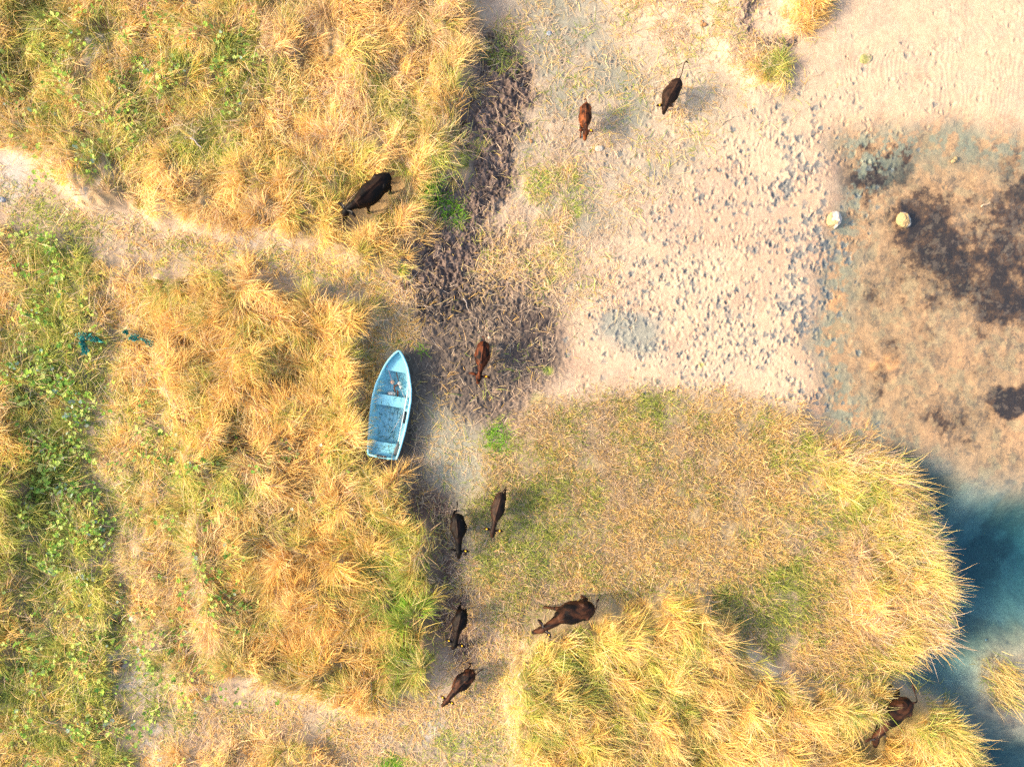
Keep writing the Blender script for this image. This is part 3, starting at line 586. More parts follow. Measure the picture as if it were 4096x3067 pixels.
# ------------------------------------------------------------------ cattle
def coat(name, a, b, scale, lo, hi, rough=.5):
    m, n, p = mat_new(name)
    tc = n.nodes.new("ShaderNodeTexCoord"); mp = n.nodes.new("ShaderNodeMapping"); mp.inputs['Scale'].default_value = (.7, 1.4, 1)
    nz = n.nodes.new("ShaderNodeTexNoise"); nz.inputs['Scale'].default_value = scale; nz.inputs['Detail'].default_value = 4; nz.inputs['Distortion'].default_value = .6
    cr = n.nodes.new("ShaderNodeValToRGB"); e = cr.color_ramp.elements; e[0].position = lo; e[1].position = hi
    e[0].color = (*a, 1); e[1].color = (*b, 1)
    n.links.new(tc.outputs['Object'], mp.inputs[0]); n.links.new(mp.outputs[0], nz.inputs['Vector']); n.links.new(nz.outputs['Fac'], cr.inputs[0])
    n.links.new(cr.outputs[0], p.inputs['Base Color']); p.inputs['Roughness'].default_value = .6; p.inputs['Specular IOR Level'].default_value = .1
    n2 = n.nodes.new("ShaderNodeTexNoise"); n2.inputs['Scale'].default_value = 45; n2.inputs['Detail'].default_value = 3
    n.links.new(tc.outputs['Object'], n2.inputs['Vector'])
    bp = n.nodes.new("ShaderNodeBump"); bp.inputs['Strength'].default_value = .4; bp.inputs['Distance'].default_value = .012
    n.links.new(n2.outputs['Fac'], bp.inputs['Height']); n.links.new(bp.outputs[0], p.inputs['Normal'])
    return m
COATS = dict(black=coat("coat_black", (.0025,.002,.002), (.020,.008,.004), 2.2, .45, .75),
    sheen=coat("coat_dark_brown", (.004,.003,.003), (.060,.022,.010), 2.4, .42, .66),
    brown=coat("coat_brown", (.008,.005,.004), (.040,.019,.011), 3.2, .4, .66),
    dark=coat("coat_blackish", (.0025,.002,.002), (.016,.007,.004), 3.2, .45, .7),
    rust=coat("coat_rust", (.018,.006,.003), (.16,.046,.014), 5.5, .38, .60),
    rust2=coat("coat_red_brown", (.004,.002,.002), (.085,.022,.007), 6.5, .42, .62),
    rust3=coat("coat_mottled", (.004,.002,.002), (.065,.022,.009), 5.0, .44, .64))
HORN = simple("horn", (.05,.045,.04), .45, .4); TAGM = simple("ear_tag_yellow", (.85,.50,.02), .5, .1)
def catmull(pts, n):
    P = [Vector(p) for p in pts]; P = [P[0]*2-P[1]]+P+[P[-1]*2-P[-2]]; out = []
    for i in range(1, len(P)-2):
        for k in range(n):
            t = k/n; a, b, c, d = P[i-1:i+3]
            out.append(.5*((2*b)+(c-a)*t+(2*a-5*b+4*c-d)*t*t+(3*b-a-3*c+d)*t**3))
    out.append(P[-2]); return out
def build_cow(c, idx):
    adult = c['kind'] == 'adult'
    zg = float(zfun(np.array([W(*c['n'], 1)[0]]), np.array([W(*c['n'], 1)[1]]), False)[0])
    if adult: zg = min(zg, c['zg']+.12)
    hb = 1.28 if adult else .86                                   # height of the back
    def G(p, h): return Vector((*W(p[0], p[1], h+zg), 0))
    r = G(c['r'], hb); nb = G(c['n'], hb); ax = (nb-r); Lb = ax.length; yaw = math.atan2(ax.y, ax.x)
    k = hb/1.28
    root = empty('cow' if adult else 'calf', (r.x, r.y, zg), yaw)
    inv = Matrix.Rotation(-yaw, 3, 'Z')
    def loc(p, h): v = inv@(G(p, h)-r); return Vector((v.x, v.y, h))
    wk = (c['w']*(1.0 if adult else 1.14)*S*.955/2)/.40                                     # width against canonical half width .40
    sx = Lb/1.50
    hn, hp, hq = c['hz'][0]*k, c['hz'][1]*k, c['hz'][2]*k
    poll = loc(c['p'], hp); nose = loc(c['q'], hq)
    bm = bmesh.new()
    #      x     z-centre  half-w  half-h
    T = [(0.00, 1.02, .10, .14), (.07, 1.01, .20, .23), (.20, .98, .29, .29), (.40, .97, .315, .32), (.62, .92, .36, .36), (.85, .90, .40, .385), (1.05, .91, .375, .375), (1.22, .94, .30, .35), (1.36, .99, .235, .31), (1.48, 1.02, .185, .26)]
    pts = [(x*sx, .012*math.sin(x*3+idx), z*k) for x, z, a, b in T]; rads = [(a*wk, b*k) for x, z, a, b in T]
    tube(bm, pts, rads, 20)
    # backbone ridge and hip points
    tube(bm, [(.02*sx, 0, 1.13*k), (.35*sx, 0, 1.275*k), (.8*sx, 0, 1.262*k), (1.2*sx, 0, 1.29*k), (1.4*sx, 0, 1.26*k)], [.03*k, .05*k, .045*k, .055*k, .04*k], 8)
    for s in (-1, 1):
        tube(bm, [(.25*sx, s*.12*wk, 1.16*k), (.36*sx, s*.24*wk, 1.16*k), (.5*sx, s*.27*wk, 1.06*k)], [.06*k, .075*k, .06*k], 8)
    # neck
    n0 = Vector((1.30*sx, 0, .99*k)); d = poll-n0
    mid = n0+d*.5+Vector((0, 0, .03*k))
    tube(bm, catmull([n0, n0+d*.3+Vector((0, 0, .02)), mid, n0+d*.8, poll], 3), [(max(.19*wk*(1-.45*t), .105*k), .25*k*(1-.5*t)) for t in np.linspace(0, 1, 13)], 14)
    # head
    hd = (nose-poll); hl = hd.length; hdn = hd.normalized()
    want = (.50 if adult else .36)
    head = [poll-hdn*.05*k, poll+hd*.10, poll+hd*.35, poll+hd*.62, poll+hd*.86, nose+hdn*.01]
    hw = want/.5*(1.08 if adult else 1.28)
    tube(bm, head, [(.075*hw, .09*hw), (.115*hw, .125*hw), (.105*hw, .125*hw), (.078*hw, .095*hw), (.072*hw, .075*hw), (.045*hw, .045*hw)], 14)
    side = hdn.cross(Vector((0, 0, 1))).normalized()
    if side.dot(Vector((0, 1, 0))) > 0: side = -side               # side = right-hand of the animal
    back = Vector((-hdn.x, -hdn.y, 0)).normalized()
    # eyes
    for s in (-1, 1):
        tube(bm, [poll+hd*.32+side*s*.10*hw+Vector((0, 0, .03*hw)), poll+hd*.40+side*s*.105*hw+Vector((0, 0, .03*hw))], [.028*hw, .028*hw], 6)
    # ears
    ez = c['ears']*hw
    for s in (-1, 1):
        b0 = poll+hd*.05+side*s*.08*hw
        tube(bm, [b0, b0+(side*s*.10+back*.03)*ez+Vector((0, 0, .01)), b0+(side*s*.20+back*.03)*ez, b0+(side*s*.27+back*.0)*ez-Vector((0, 0, .02))], [(.034*hw, .030*hw), (.062*hw, .034*hw), (.055*hw, .032*hw), (.024*hw, .022*hw)], 8)
    # legs
    fl, fr_, hl_, hr = c['step']
    for (hx, s, st, front) in ((1.18, 1, fl, 1), (1.18, -1, fr_, 1), (.30, 1, hl_, 0), (.30, -1, hr, 0)):
        yy = s*.17*wk; x0 = hx*sx
        if front:
            P = [(x0, yy*1.0, .92*k), (x0-.02+.25*st*k, yy*1.05, .66*k), (x0+.02+.55*st*k, yy*.95, .40*k), (x0+.02+.9*st*k, yy*.92, .12*k), (x0+.03+st*k, yy*.92, .06*k), (x0+.06*k+st*k, yy*.92, .0)]
            Rr = [.13, .095, .055, .042, .05, .062]
        else:
            P = [(x0, yy*1.0, .95*k), (x0+.10*k+.25*st*k, yy*1.1, .70*k), (x0-.13*k+.6*st*k, yy*.95, .44*k), (x0-.06*k+.9*st*k, yy*.92, .13*k), (x0-.04*k+st*k, yy*.92, .06*k), (x0+st*k, yy*.92, .0)]
            Rr = [.17, .125, .058, .043, .05, .062]
        tube(bm, P, [q_*k for q_ in Rr], 10)
    # tail
    tl = [Vector((.06*sx, 0, 1.13*k)), Vector((-.02*sx, 0, 1.16*k))]
    m_ = len(c['tail'])
    for i, p in enumerate(c['tail']): tl.append(loc(p, (1.12-.10*i)*k))
    tp = catmull(tl, 4); nn = len(tp)
    tube(bm, tp, [max(.020, (.042*(1-.6*min(1, t*1.4))+(.022 if t > .72 else 0)*math.sin((t-.72)/.28*math.pi if t > .72 else 0))*k) for t in np.linspace(0, 1, nn)], 8)
    me0 = bpy.data.meshes.new("tmp"); bmesh.ops.recalc_face_normals(bm, faces=bm.faces); bm.to_mesh(me0); bm.free()
    o = link(bpy.data.objects.new("body", me0))
    rm = o.modifiers.new("r", 'REMESH'); rm.mode = 'VOXEL'; rm.voxel_size = .017 if adult else .013; rm.use_smooth_shade = True
    sm = o.modifiers.new("s", 'SMOOTH'); sm.iterations = 5; sm.factor = .5
    dg = bpy.context.evaluated_depsgraph_get(); me = bpy.data.meshes.new_from_object(o.evaluated_get(dg))
    me.name = "body"; me.materials.clear(); me.materials.append(COATS[c['coat']])
    o.modifiers.clear(); o.data = me; o.parent = root; bpy.data.meshes.remove(me0)
    if c['horn']:
        for s in (-1, 1):
            b0 = poll+side*s*.06*hw+Vector((0, 0, .06))
            bh = bmesh.new(); tube(bh, catmull([b0, b0+side*s*.10+back*.04+Vector((0, 0, .02)), b0+side*s*.19+back*.04+Vector((0, 0, .06)), b0+side*s*.22-back*.05+Vector((0, 0, .12))], 3), np.linspace(.027, .006, 10).tolist(), 8)
            bm_obj('horn', bh, HORN, root)
    if c['tag']:
        for s in c['tag']:
            s = -s
            b0 = poll+hd*.05+side*s*.08*hw+(side*s*.15+back*.03)*ez+Vector((0, 0, .040*hw))
            bt = bmesh.new(); box(bt, b0, (.055, .042, .012), random.uniform(0, 3), .004)
            bm_obj('ear_tag', bt, TAGM, root, False)
    tag(root, c['label'], 'cow' if adult else 'calf', 'herd of cattle grazing by the lake')
for i, c in enumerate(CATTLE): build_cow(c, i)

# ------------------------------------------------------------------ rowing boat
def B(cx, cy, h=.3): return W(1400+cx/3.125, 1350+cy/3.125, h)
bow = Vector((*B(617, 165, .6), 0)); st = Vector((*B(406, 1493, .5), 0))
bd = (st-bow); BL = bd.length; by = math.atan2(bd.y, bd.x)
boat = empty('rowing_boat', (bow.x, bow.y, .06), by)
tag(boat, 'light blue rowing boat beached between the tall grass and the mud', 'boat')
BIN = Matrix.Rotation(-by, 3, 'Z')
def bl_(cx, cy, h): v = BIN@(Vector((*B(cx, cy, h+.06), 0))-bow); return Vector((v.x, v.y, h))
KX = BL/1345
prof = [(0, 2), (12, 22), (40, 50), (80, 82), (140, 120), (200, 150), (260, 172), (320, 191), (445, 229), (600, 249), (800, 248), (950, 241), (1050, 232), (1180, 217), (1250, 207), (1320, 193), (1345, 184)]
px_ = [p[0]*KX for p in prof]; pw_ = [p[1]*KX*.985 for p in prof]
NS = 44; ss = [BL*(i/(NS-1))**1.25 for i in range(NS)]
def hw_(x): return float(np.interp(x, px_, pw_))
def sheer(x): return .50+.16*(1-min(1, x/(BL*.55)))**2
outer = [(1.0, 1.0), (1.0, .955), (.975, .95), (.955, .70), (.925, .69), (.89, .45), (.85, .44), (.76, .22), (.71, .20), (.52, .06), (.25, .0), (0, -.03)]
inner = [(.925, .985), (.90, .78), (.872, .77), (.83, .55), (.795, .54), (.73, .33), (.69, .32), (.60, .18), (.30, .155), (.0, .145)]
PAINT = simple("boat_blue_paint", (.22,.52,.60), .42, .12, 6, (.17,.43,.51), 0, .02)
PAINTI = simple("boat_inside_paint", (.28,.58,.66), .55, .25, 5, (.19,.44,.50), 0, .05)
bm = bmesh.new()
def ring(x, prf, endk=1.0):
    w = hw_(x); h = sheer(x); rs = []
    b = 1-math.exp(-x/.30)                                          # hull fills out behind the stem
    for f, z in prf: 
        ff = f if f > .9 else .9*(f/.9)**(1+1.0*(1-b))
        rs.append((w*ff*(.98 if z < .5 else 1), max(z*h, (1-b)*.30*h if z < .5 else z*h)))
    return rs
def shell(bm, prf, x0, x1, rim_only=None):
    xs_ = [x for x in ss if x0 <= x <= x1]
    if xs_[-1] < x1-1e-4: xs_.append(x1)
    rows = []
    for x in xs_:
        r_ = ring(x, prf)
        row = [bm.verts.new((x, y, z)) for y, z in r_]+[bm.verts.new((x, -y, z)) for y, z in r_[-2::-1]]
        rows.append(row)
    for a, b in zip(rows, rows[1:]):
        for i in range(len(a)-1): bm.faces.new((a[i], a[i+1], b[i+1], b[i]))
    return rows
ro = shell(bm, outer, 0, BL); bm.faces.new(ro[-1]); 
bm_obj('hull', bm, PAINT, boat, False)
bm = bmesh.new(); ri = shell(bm, inner, .05, BL-.06); bm.faces.new(ri[-1]); bm.faces.new(ri[0][::-1])
# raised floor battens
for yy in (-.33, -.20, -.07, .07, .20, .33):
    x0 = .9 if abs(yy) < .1 else 1.15 if abs(yy) < .25 else 1.5
    box(bm, ((x0+BL-.3)/2, yy, .092), ((BL-.3-x0), .022, .012))
bm_obj('inner_lining', bm, PAINTI, boat, False)
# gunwale
bm = bmesh.new()
gs = [x for x in ss if x > .02]; side_pts = [(x, hw_(x)-.02, sheer(x)+.004) for x in gs]
path = [Vector(p) for p in side_pts[::-1]]+[Vector((0.015, 0, sheer(0)+.004))]+[Vector((x, -y, z)) for x, y, z in side_pts]
path = path[:0]+path
tube(bm, path, [(.034, .016)]*len(path), 8)
e = side_pts[-1]; tube(bm, [(BL-.02, e[1], e[2]), (BL, e[1]*.5, e[2]), (BL, -e[1]*.5, e[2]), (BL-.02, -e[1], e[2])], [(.038, .016)]*4, 8)
bm_obj('gunwale', bm, PAINT, boat, True)
def deck(name, x0, x1, z, inset=.88, drop=.0, parent=boat):
    bm = bmesh.new(); n_ = 10; top = []; bot = []
    for i in range(n_+1):
        x = x0+(x1-x0)*i/n_; w = hw_(x)*inset
        top.append((bm.verts.new((x, w, z)), bm.verts.new((x, -w, z)))); bot.append((bm.verts.new((x, w*.98, z-.035)), bm.verts.new((x, -w*.98, z-.035))))
    for i in range(n_):
        bm.faces.new((top[i][0], top[i][1], top[i+1][1], top[i+1][0])); bm.faces.new((bot[i][0], bot[i+1][0], bot[i+1][1], bot[i][1]))
        bm.faces.new((top[i][0], top[i+1][0], bot[i+1][0], bot[i][0])); bm.faces.new((top[i][1], bot[i][1], bot[i+1][1], top[i+1][1]))
    bm.faces.new((top[0][0], bot[0][0], bot[0][1], top[0][1])); bm.faces.new((top[-1][0], top[-1][1], bot[-1][1], bot[-1][0]))
    bmesh.ops.bevel(bm, geom=[e for e in bm.edges if e.is_manifold and e.calc_face_angle(0) > .8], offset=.008, segments=2, affect='EDGES')
    return bm_obj(name, bm, PAINT, parent, False)
deck('bow_seat', .085, 262*KX, .44, .84); deck('thwart', 572*KX, 702*KX, .37, .88); deck('stern_seat', 1165*KX, BL-.05, .31, .83)
for sc_, ss_ in (((1168*KX+.012, 0, .22), (.02, hw_(1168*KX)*1.4, .15)), ((572*KX+.05, 0, .22), (.02, .9, .2)), ((262*KX-.03, 0, .3), (.02, hw_(262*KX)*1.3, .26))):
    bm = bmesh.new(); box(bm, sc_, ss_); bm_obj('seat_support', bm, PAINTI, boat, False)
bm = bmesh.new(); box(bm, (1258*KX, 0, .322), (.02, hw_(1258*KX)*1.55, .024), 0, .004); bm_obj('seat_step', bm, PAINT, boat, False)
RUB = simple("black_rubber", (.02,.022,.03), .6, .3)
bm = bmesh.new(); box(bm, (BL-.035, -.02, sheer(BL)+.028), (.085, .33, .02), 0, .006)
pad = bm_obj('motor_pad', bm, RUB, boat, False)
STEEL = simple("galvanised", (.5,.5,.5), .35, .2, 30, None, .9)
for yy in (-.09, .06):
    bm = bmesh.new(); tube(bm, [(BL-.035, yy, sheer(BL)+.036), (BL-.035, yy, sheer(BL)+.044)], [.012, .010], 8); bm_obj('bolt', bm, STEEL, pad)
for xx, yy in ((.06, 0),):
    bm = bmesh.new(); tube(bm, [(xx, yy, sheer(0)+.01), (xx, yy, sheer(0)+.03)], [.016, .014], 8); bm_obj('bow_eye', bm, RUB, boat)
for s in (1, -1):
    xx = 855*KX; bm = bmesh.new(); box(bm, (xx, s*(hw_(xx)-.02), sheer(xx)+.02), (.11, .05, .02), 0, .004); f_ = bm_obj('oarlock_plate', bm, PAINT, boat, False)
    bm = bmesh.new(); tube(bm, [(xx, s*(hw_(xx)-.02), sheer(xx)+.030), (xx, s*(hw_(xx)-.02), sheer(xx)+.036)], [.014, .014], 8); bm_obj('oarlock_hole', bm, RUB, f_)
# dirt and grass bits lying in the boat
n = 210; u = RNG.uniform(.6, BL-.1, n); v = RNG.uniform(-1, 1, n)
kk = RNG.random(n) < np.where(u > 702*KX, .9, .35); u, v = u[kk], v[kk]; n = len(u)
wv = np.array([hw_(a) for a in u]); yv = v*wv*.62
zb = .06+.11+.02*RNG.random(n)
zb = np.where(u > 1170*KX, .06+.325, zb); zb = np.where((u > 570*KX) & (u < 704*KX), .06+.385, zb)
ca, sa = math.cos(by), math.sin(by)
xw = bow.x+u*ca-yv*sa; yw = bow.y+u*sa+yv*ca
c1 = pick([(.10,.16,.08), (.20,.26,.10), (.30,.25,.14), (.06,.05,.04), (.08,.14,.10)], n)
make_blades("grass_scraps", xw, yw, zb, RNG.normal(1.2, .9, n), RNG.uniform(.05, .26, n), RNG.uniform(0, .25, n), RNG.uniform(-.2, .1, n), RNG.uniform(.006, .016, n), c1, c1, "bits of dry grass and dirt scattered inside the blue boat", "grass scraps")
# blades leaning over the left gunwale
n = 520; tt = RNG.uniform(.25, .98, n)*BL; hwv = np.array([hw_(a) for a in tt]); yv = -(hwv+RNG.uniform(.02, .28, n))
xw = bow.x+tt*ca-yv*sa; yw = bow.y+tt*sa+yv*ca
c1 = pick(YELLOW+STRAW, n)*RNG.uniform(.75, 1.1, n)[:, None]
kk = (xw < bow.x+tt*ca)
make_blades("grass_over_gunwale", xw, yw, np.full(n, .28)+RNG.uniform(-.1, .15, n), RNG.normal(.3, .9, n), RNG.uniform(.2, .5, n), RNG.uniform(.5, 1.3, n), RNG.uniform(-.5, .5, n), RNG.uniform(.012, .022, n), c1*.7, c1, "bright dry grass leaning against the left side of the blue boat", "grass")

WHT = simple("weathered_white", (.62,.58,.52), .6, .3, 18); RUST = simple("rusty_iron", (.34,.13,.06), .85, .5, 30, (.12,.05,.03), .2, .4)
ORG_ = simple("faded_orange", (.75,.32,.14), .5, .25, 25, (.70,.45,.32)); GRY = simple("dark_grey_plastic", (.07,.075,.08), .5, .3); PNK = simple("pink_red", (.55,.16,.22), .6, .4, 40, (.6,.5,.48))
ALU = simple("oar_shaft_grey", (.52,.53,.52), .45, .25, 20)
def bw(cx, cy, h):                                                  # boat crop pixel to world
    p = B(cx, cy, h+.06); return Vector((p[0], p[1], h+.06))
def thing_at(name, p, label, cat, group=None):
    o = empty(name, p); tag(o, label, cat, group); return o
def rel(o, pts): return [Vector(p)-o.location for p in pts]
# long oar
a = bw(732, 645, .43); b_ = bw(605, 1300, .36); c_ = bw(572, 1480, .335)
oar = thing_at('oar', a, 'long oar with grey shaft and dark blade lying along the right side of the boat', 'oar')
bm = bmesh.new(); tube(bm, rel(oar, [a, a.lerp(b_, .15), a.lerp(b_, .16), b_]), [.026, .026, .021, .021], 10); bm_obj('shaft', bm, ALU, oar)
bm = bmesh.new(); dd = c_-b_; tube(bm, rel(oar, [b_-dd*.05, b_+dd*.2, b_+dd*.5, b_+dd*.85, c_]), [(.022, .02), (.045, .014), (.085, .011), (.10, .010), (.08, .008)], 12); bm_obj('blade', bm, GRY, oar)
# short paddle
a = bw(532, 1168, .17); b_ = bw(655, 965, .30); c_ = bw(705, 930, .36)
pd = thing_at('paddle', a, 'short paddle with white shaft and black blade tucked beside the oar', 'paddle')
bm = bmesh.new(); tube(bm, rel(pd, [a, b_]), [.014, .014], 8); bm_obj('shaft', bm, WHT, pd)
bm = bmesh.new(); dg_ = (a-b_).normalized(); tube(bm, rel(pd, [a-dg_*.01, a+dg_*.07]), [.019, .019], 8); bm_obj('grip', bm, RUB, pd)
bm = bmesh.new(); p1, p2 = bw(695, 925, .36), bw(672, 1070, .27); tube(bm, rel(pd, [p1, p1.lerp(p2, .2), p1.lerp(p2, .6), p2]), [(.06, .012), (.085, .014), (.075, .014), (.03, .012)], 12); bm_obj('blade', bm, RUB, pd)
# canister
p = bw(522, 706, .20); cn = thing_at('plastic_canister', p, 'flat white plastic canister lying in front of the middle seat of the boat', 'canister')
bm = bmesh.new(); box(bm, (0, 0, 0), (.27, .155, .12), -.08, .022); bm_obj('body', bm, WHT, cn, True)
bm = bmesh.new(); tube(bm, [(.10, .035, .066), (.12, .0, .085), (.10, -.035, .066)], [.011]*3, 8); bm_obj('handle', bm, WHT, cn)
bm = bmesh.new(); tube(bm, [(-.14, .03, .0), (-.17, .033, .0)], [.022, .022], 10); bm_obj('cap', bm, RUST, cn)
# floats
def ball(name, p, r, m, label, cat):
    o = thing_at(name, p, label, cat); bm = bmesh.new(); bmesh.ops.create_uvsphere(bm, u_segments=20, v_segments=12, radius=r)
    for v in bm.verts: v.co.z *= .9
    bm_obj('float_body', bm, m, o); bm = bmesh.new(); tube(bm, [(0, 0, r*.8), (0, .01, r*1.15)], [r*.25, r*.18], 8); bm_obj('neck', bm, m, o)
ball('float', bw(530, 556, .22), .074, ORG_, 'orange and white net float in the bow of the boat', 'float')
ball('float', bw(620, 572, .22), .070, WHT, 'white net float in the bow of the boat, beside the rusty anchor', 'float')
# anchor
a = bw(578, 430, .20); b_ = bw(606, 545, .19); an = thing_at('anchor', a, 'rusty brown folding anchor lying on the boat floor', 'anchor')
bm = bmesh.new(); tube(bm, rel(an, [a, b_]), [.016, .014], 8); bm_obj('shank', bm, RUST, an)
for pts in ([bw(600, 585, .19), bw(565, 605, .18), bw(548, 640, .18)], [bw(550, 590, .18), bw(558, 650, .18), bw(572, 690, .19)], [bw(596, 655, .2), bw(598, 700, .2), bw(590, 750, .19)]):
    bm = bmesh.new(); tube(bm, rel(an, catmull(pts, 3)), [(.018+.012*math.sin(t*3.1), .014) for t in np.linspace(0, 1, 7)], 8); bm_obj('fluke', bm, RUST, an)
# striped stick
a = bw(460, 345, .46); b_ = bw(512, 500, .24); sk = thing_at('striped_stick', a, 'thin pink and white stick leaning from the bow seat onto the boat floor', 'stick')
bm = bmesh.new(); tube(bm, rel(sk, [a, a.lerp(b_, .3), b_]), [.022, .018, .012], 8); bm_obj('stick_shaft', bm, PNK, sk)
bm = bmesh.new(); tube(bm, rel(sk, [b_, b_+Vector((.01, -.06, -.01)), b_+Vector((.03, -.14, -.02))]), [.016, .024, .018], 8); bm_obj('stick_end', bm, WHT, sk)
# crumpled cup & lid
p = bw(634, 617, .19); o = thing_at('plastic_cup', p, 'small crushed pale plastic cup beside the white float', 'cup')
bm = bmesh.new(); tube(bm, [(-.05, 0, 0), (.0, .0, .01), (.06, .01, 0)], [(.035, .022), (.045, .03), (.05, .034)], 12); bm_obj('cup_wall', bm, WHT, o)
# cord inside & rope at the bow
def rope(name, pts, r, m, label, cat='rope'):
    pts = [Vector(p) for p in pts]; bm = bmesh.new(); tube(bm, [q_-pts[0] for q_ in catmull(pts, 5)], [r]*(5*(len(pts)-1)+1), 6)
    o = bm_obj(name, bm, m); o.location = pts[0]; tag(o, label, cat)
rope('cord', [bw(630, 625, .24), bw(660, 700, .32), bw(692, 770, .41), bw(718, 830, .41), bw(735, 860, .44)], .006, WHT, 'thin pale cord running from the white float to the middle seat')
rope('mooring_rope', [bw(615, 180, .62), bw(650, 172, .45), bw(700, 200, .10), bw(745, 240, .04), bw(750, 275, .04), bw(725, 288, .04), bw(695, 265, .05)], .008, simple("rope_olive", (.30,.33,.22), .9), 'greenish mooring rope trailing from the bow of the boat')

# ------------------------------------------------------------------ stones
def stone(px, py, dx, dy, h, rot, mat, label, cat='stone', name='stone', seed=1, zoff=-.05, flat=.7):
    x, y = W(px, py, h*.5); z = float(zfun(np.array([x]), np.array([y]))[0])
    bm = bmesh.new(); bmesh.ops.create_icosphere(bm, subdivisions=5, radius=1)
    rs = np.random.default_rng(seed); ns = rs.normal(size=(26, 3)); ns /= np.linalg.norm(ns, axis=1)[:, None]; ds = rs.uniform(.74, .97, 26)
    co = np.array([v.co for v in bm.verts])
    for nv, dv in zip(ns, ds):
        t = co@nv; ex = np.clip(t-dv, 0, 1)*.85; co = co-ex[:, None]*nv
    co *= (1+.09*(fbm(co[:, 0]*4+seed, co[:, 1]*4+co[:, 2]*3, 5, 3)-.5)*2)[:, None]
    for v, c in zip(bm.verts, co): v.co = (c[0]*dx*S/2, c[1]*dy*S/2, c[2]*h/2+h*.3)
    o = bm_obj(name, bm, mat); o.location = (x, y, z+zoff); o.rotation_euler = (0, 0, R(rot)); tag(o, label, cat); return o
def rockmat(name, base, top, lo=.45, hi=.6, scale=3, yb=None):
    m, n, b = mat_new(name); tc = n.nodes.new("ShaderNodeTexCoord"); sx = n.nodes.new("ShaderNodeSeparateXYZ"); nz = n.nodes.new("ShaderNodeTexNoise"); nz.inputs['Scale'].default_value = scale; nz.inputs['Detail'].default_value = 7
    n.links.new(tc.outputs['Object'], nz.inputs['Vector']); n.links.new(tc.outputs['Object'], sx.inputs[0])
    ad = n.nodes.new("ShaderNodeMath"); ad.operation = 'MULTIPLY_ADD'; ad.inputs[1].default_value = .9
    n.links.new(sx.outputs[0], ad.inputs[0]); n.links.new(nz.outputs['Fac'], ad.inputs[2])
    ad2 = n.nodes.new("ShaderNodeMath"); ad2.operation = 'MULTIPLY_ADD'; ad2.inputs[1].default_value = .35
    n.links.new(sx.outputs[2], ad2.inputs[0]); n.links.new(ad.outputs[0], ad2.inputs[2])
    cr = n.nodes.new("ShaderNodeValToRGB"); e = cr.color_ramp.elements; e[0].position = lo; e[1].position = hi; e[0].color = (*base, 1); e[1].color = (*top, 1)
    n.links.new(ad2.outputs[0], cr.inputs[0])
    n2 = n.nodes.new("ShaderNodeTexNoise"); n2.inputs['Scale'].default_value = 20; n2.inputs['Detail'].default_value = 6; n.links.new(tc.outputs['Object'], n2.inputs['Vector'])
    mr = n.nodes.new("ShaderNodeMapRange"); mr.inputs[1].default_value = .3; mr.inputs[2].default_value = .7; mr.inputs[3].default_value = .65; mr.inputs[4].default_value = 1.1
    n.links.new(n2.outputs['Fac'], mr.inputs[0]); ml = n.nodes.new("ShaderNodeVectorMath"); ml.operation = 'SCALE'
    n.links.new(cr.outputs[0], ml.inputs[0]); n.links.new(mr.outputs[0], ml.inputs['Scale']); n.links.new(ml.outputs[0], b.inputs['Base Color'])
    b.inputs['Roughness'].default_value = .85; bp = n.nodes.new("ShaderNodeBump"); bp.inputs['Strength'].default_value = .5; bp.inputs['Distance'].default_value = .03
    n.links.new(n2.outputs['Fac'], bp.inputs['Height']); n.links.new(bp.outputs[0], b.inputs['Normal']); return m
RK1 = rockmat("rock_ochre_white", (.33,.24,.12), (.46,.40,.34), .50, .56, 3.2)
RK2 = rockmat("rock_ochre_stained", (.32,.22,.10), (.46,.40,.34), .64, .68, 4.5)
RKP = rockmat("rock_pale", (.50,.38,.26), (.52,.44,.34)); RKG = rockmat("rock_mossy", (.26,.24,.08), (.42,.34,.20), .55, .7, 6); RKD = rockmat("rock_grey", (.22,.25,.28), (.32,.33,.34))
stone(3349, 872, 64, 76, .50, 5, RK1, 'boulder with a white top and ochre side at the edge of the dry sand', 'boulder', 'boulder', 3, -.12)
stone(3631, 873, 56, 76, .46, 20, RK2, 'ochre boulder with a white streak standing among dark algae in the shallows', 'boulder', 'boulder', 8, -.06)
stone(2395, 594, 38, 27, .16, 10, RKP, 'smooth cream stone on the sand just below the rusty calf', 'stone', 'stone', 5, -.03)
stone(3466, 236, 62, 46, .16, 0, RKG, 'low moss-stained rock half sunk in the pale sand at the upper right', 'rock', 'rock', 6, -.06)
stone(3824, 640, 22, 18, .12, 0, RK2, 'lower of two small ochre pebbles touching each other in the shallows', 'pebble', 'pebble', 7, .02)
stone(3834, 630, 17, 18, .11, 0, RK2, 'upper of two small ochre pebbles touching each other in the shallows', 'pebble', 'pebble', 9, .02)
stone(10, 800, 34, 24, .14, 0, RKD, 'blue-grey stone on the bare path at the left edge', 'stone', 'stone', 10, .0)
stone(2196, 137, 22, 24, .08, 0, RKD, 'flat grey stone on the damp sand above the mud bank', 'stone', 'stone', 12, -.01)
stone(1948+8, 1350, 14, 14, .08, 0, RKP, 'small pinkish stone on the mud beside the tail of the reddish calf', 'stone', 'stone', 13, .02)
stone(3990, 2595-12, 10, 10, .06, 0, RKD, 'small dark pebble on the sandy islet', 'pebble', 'pebble', 14, .04)

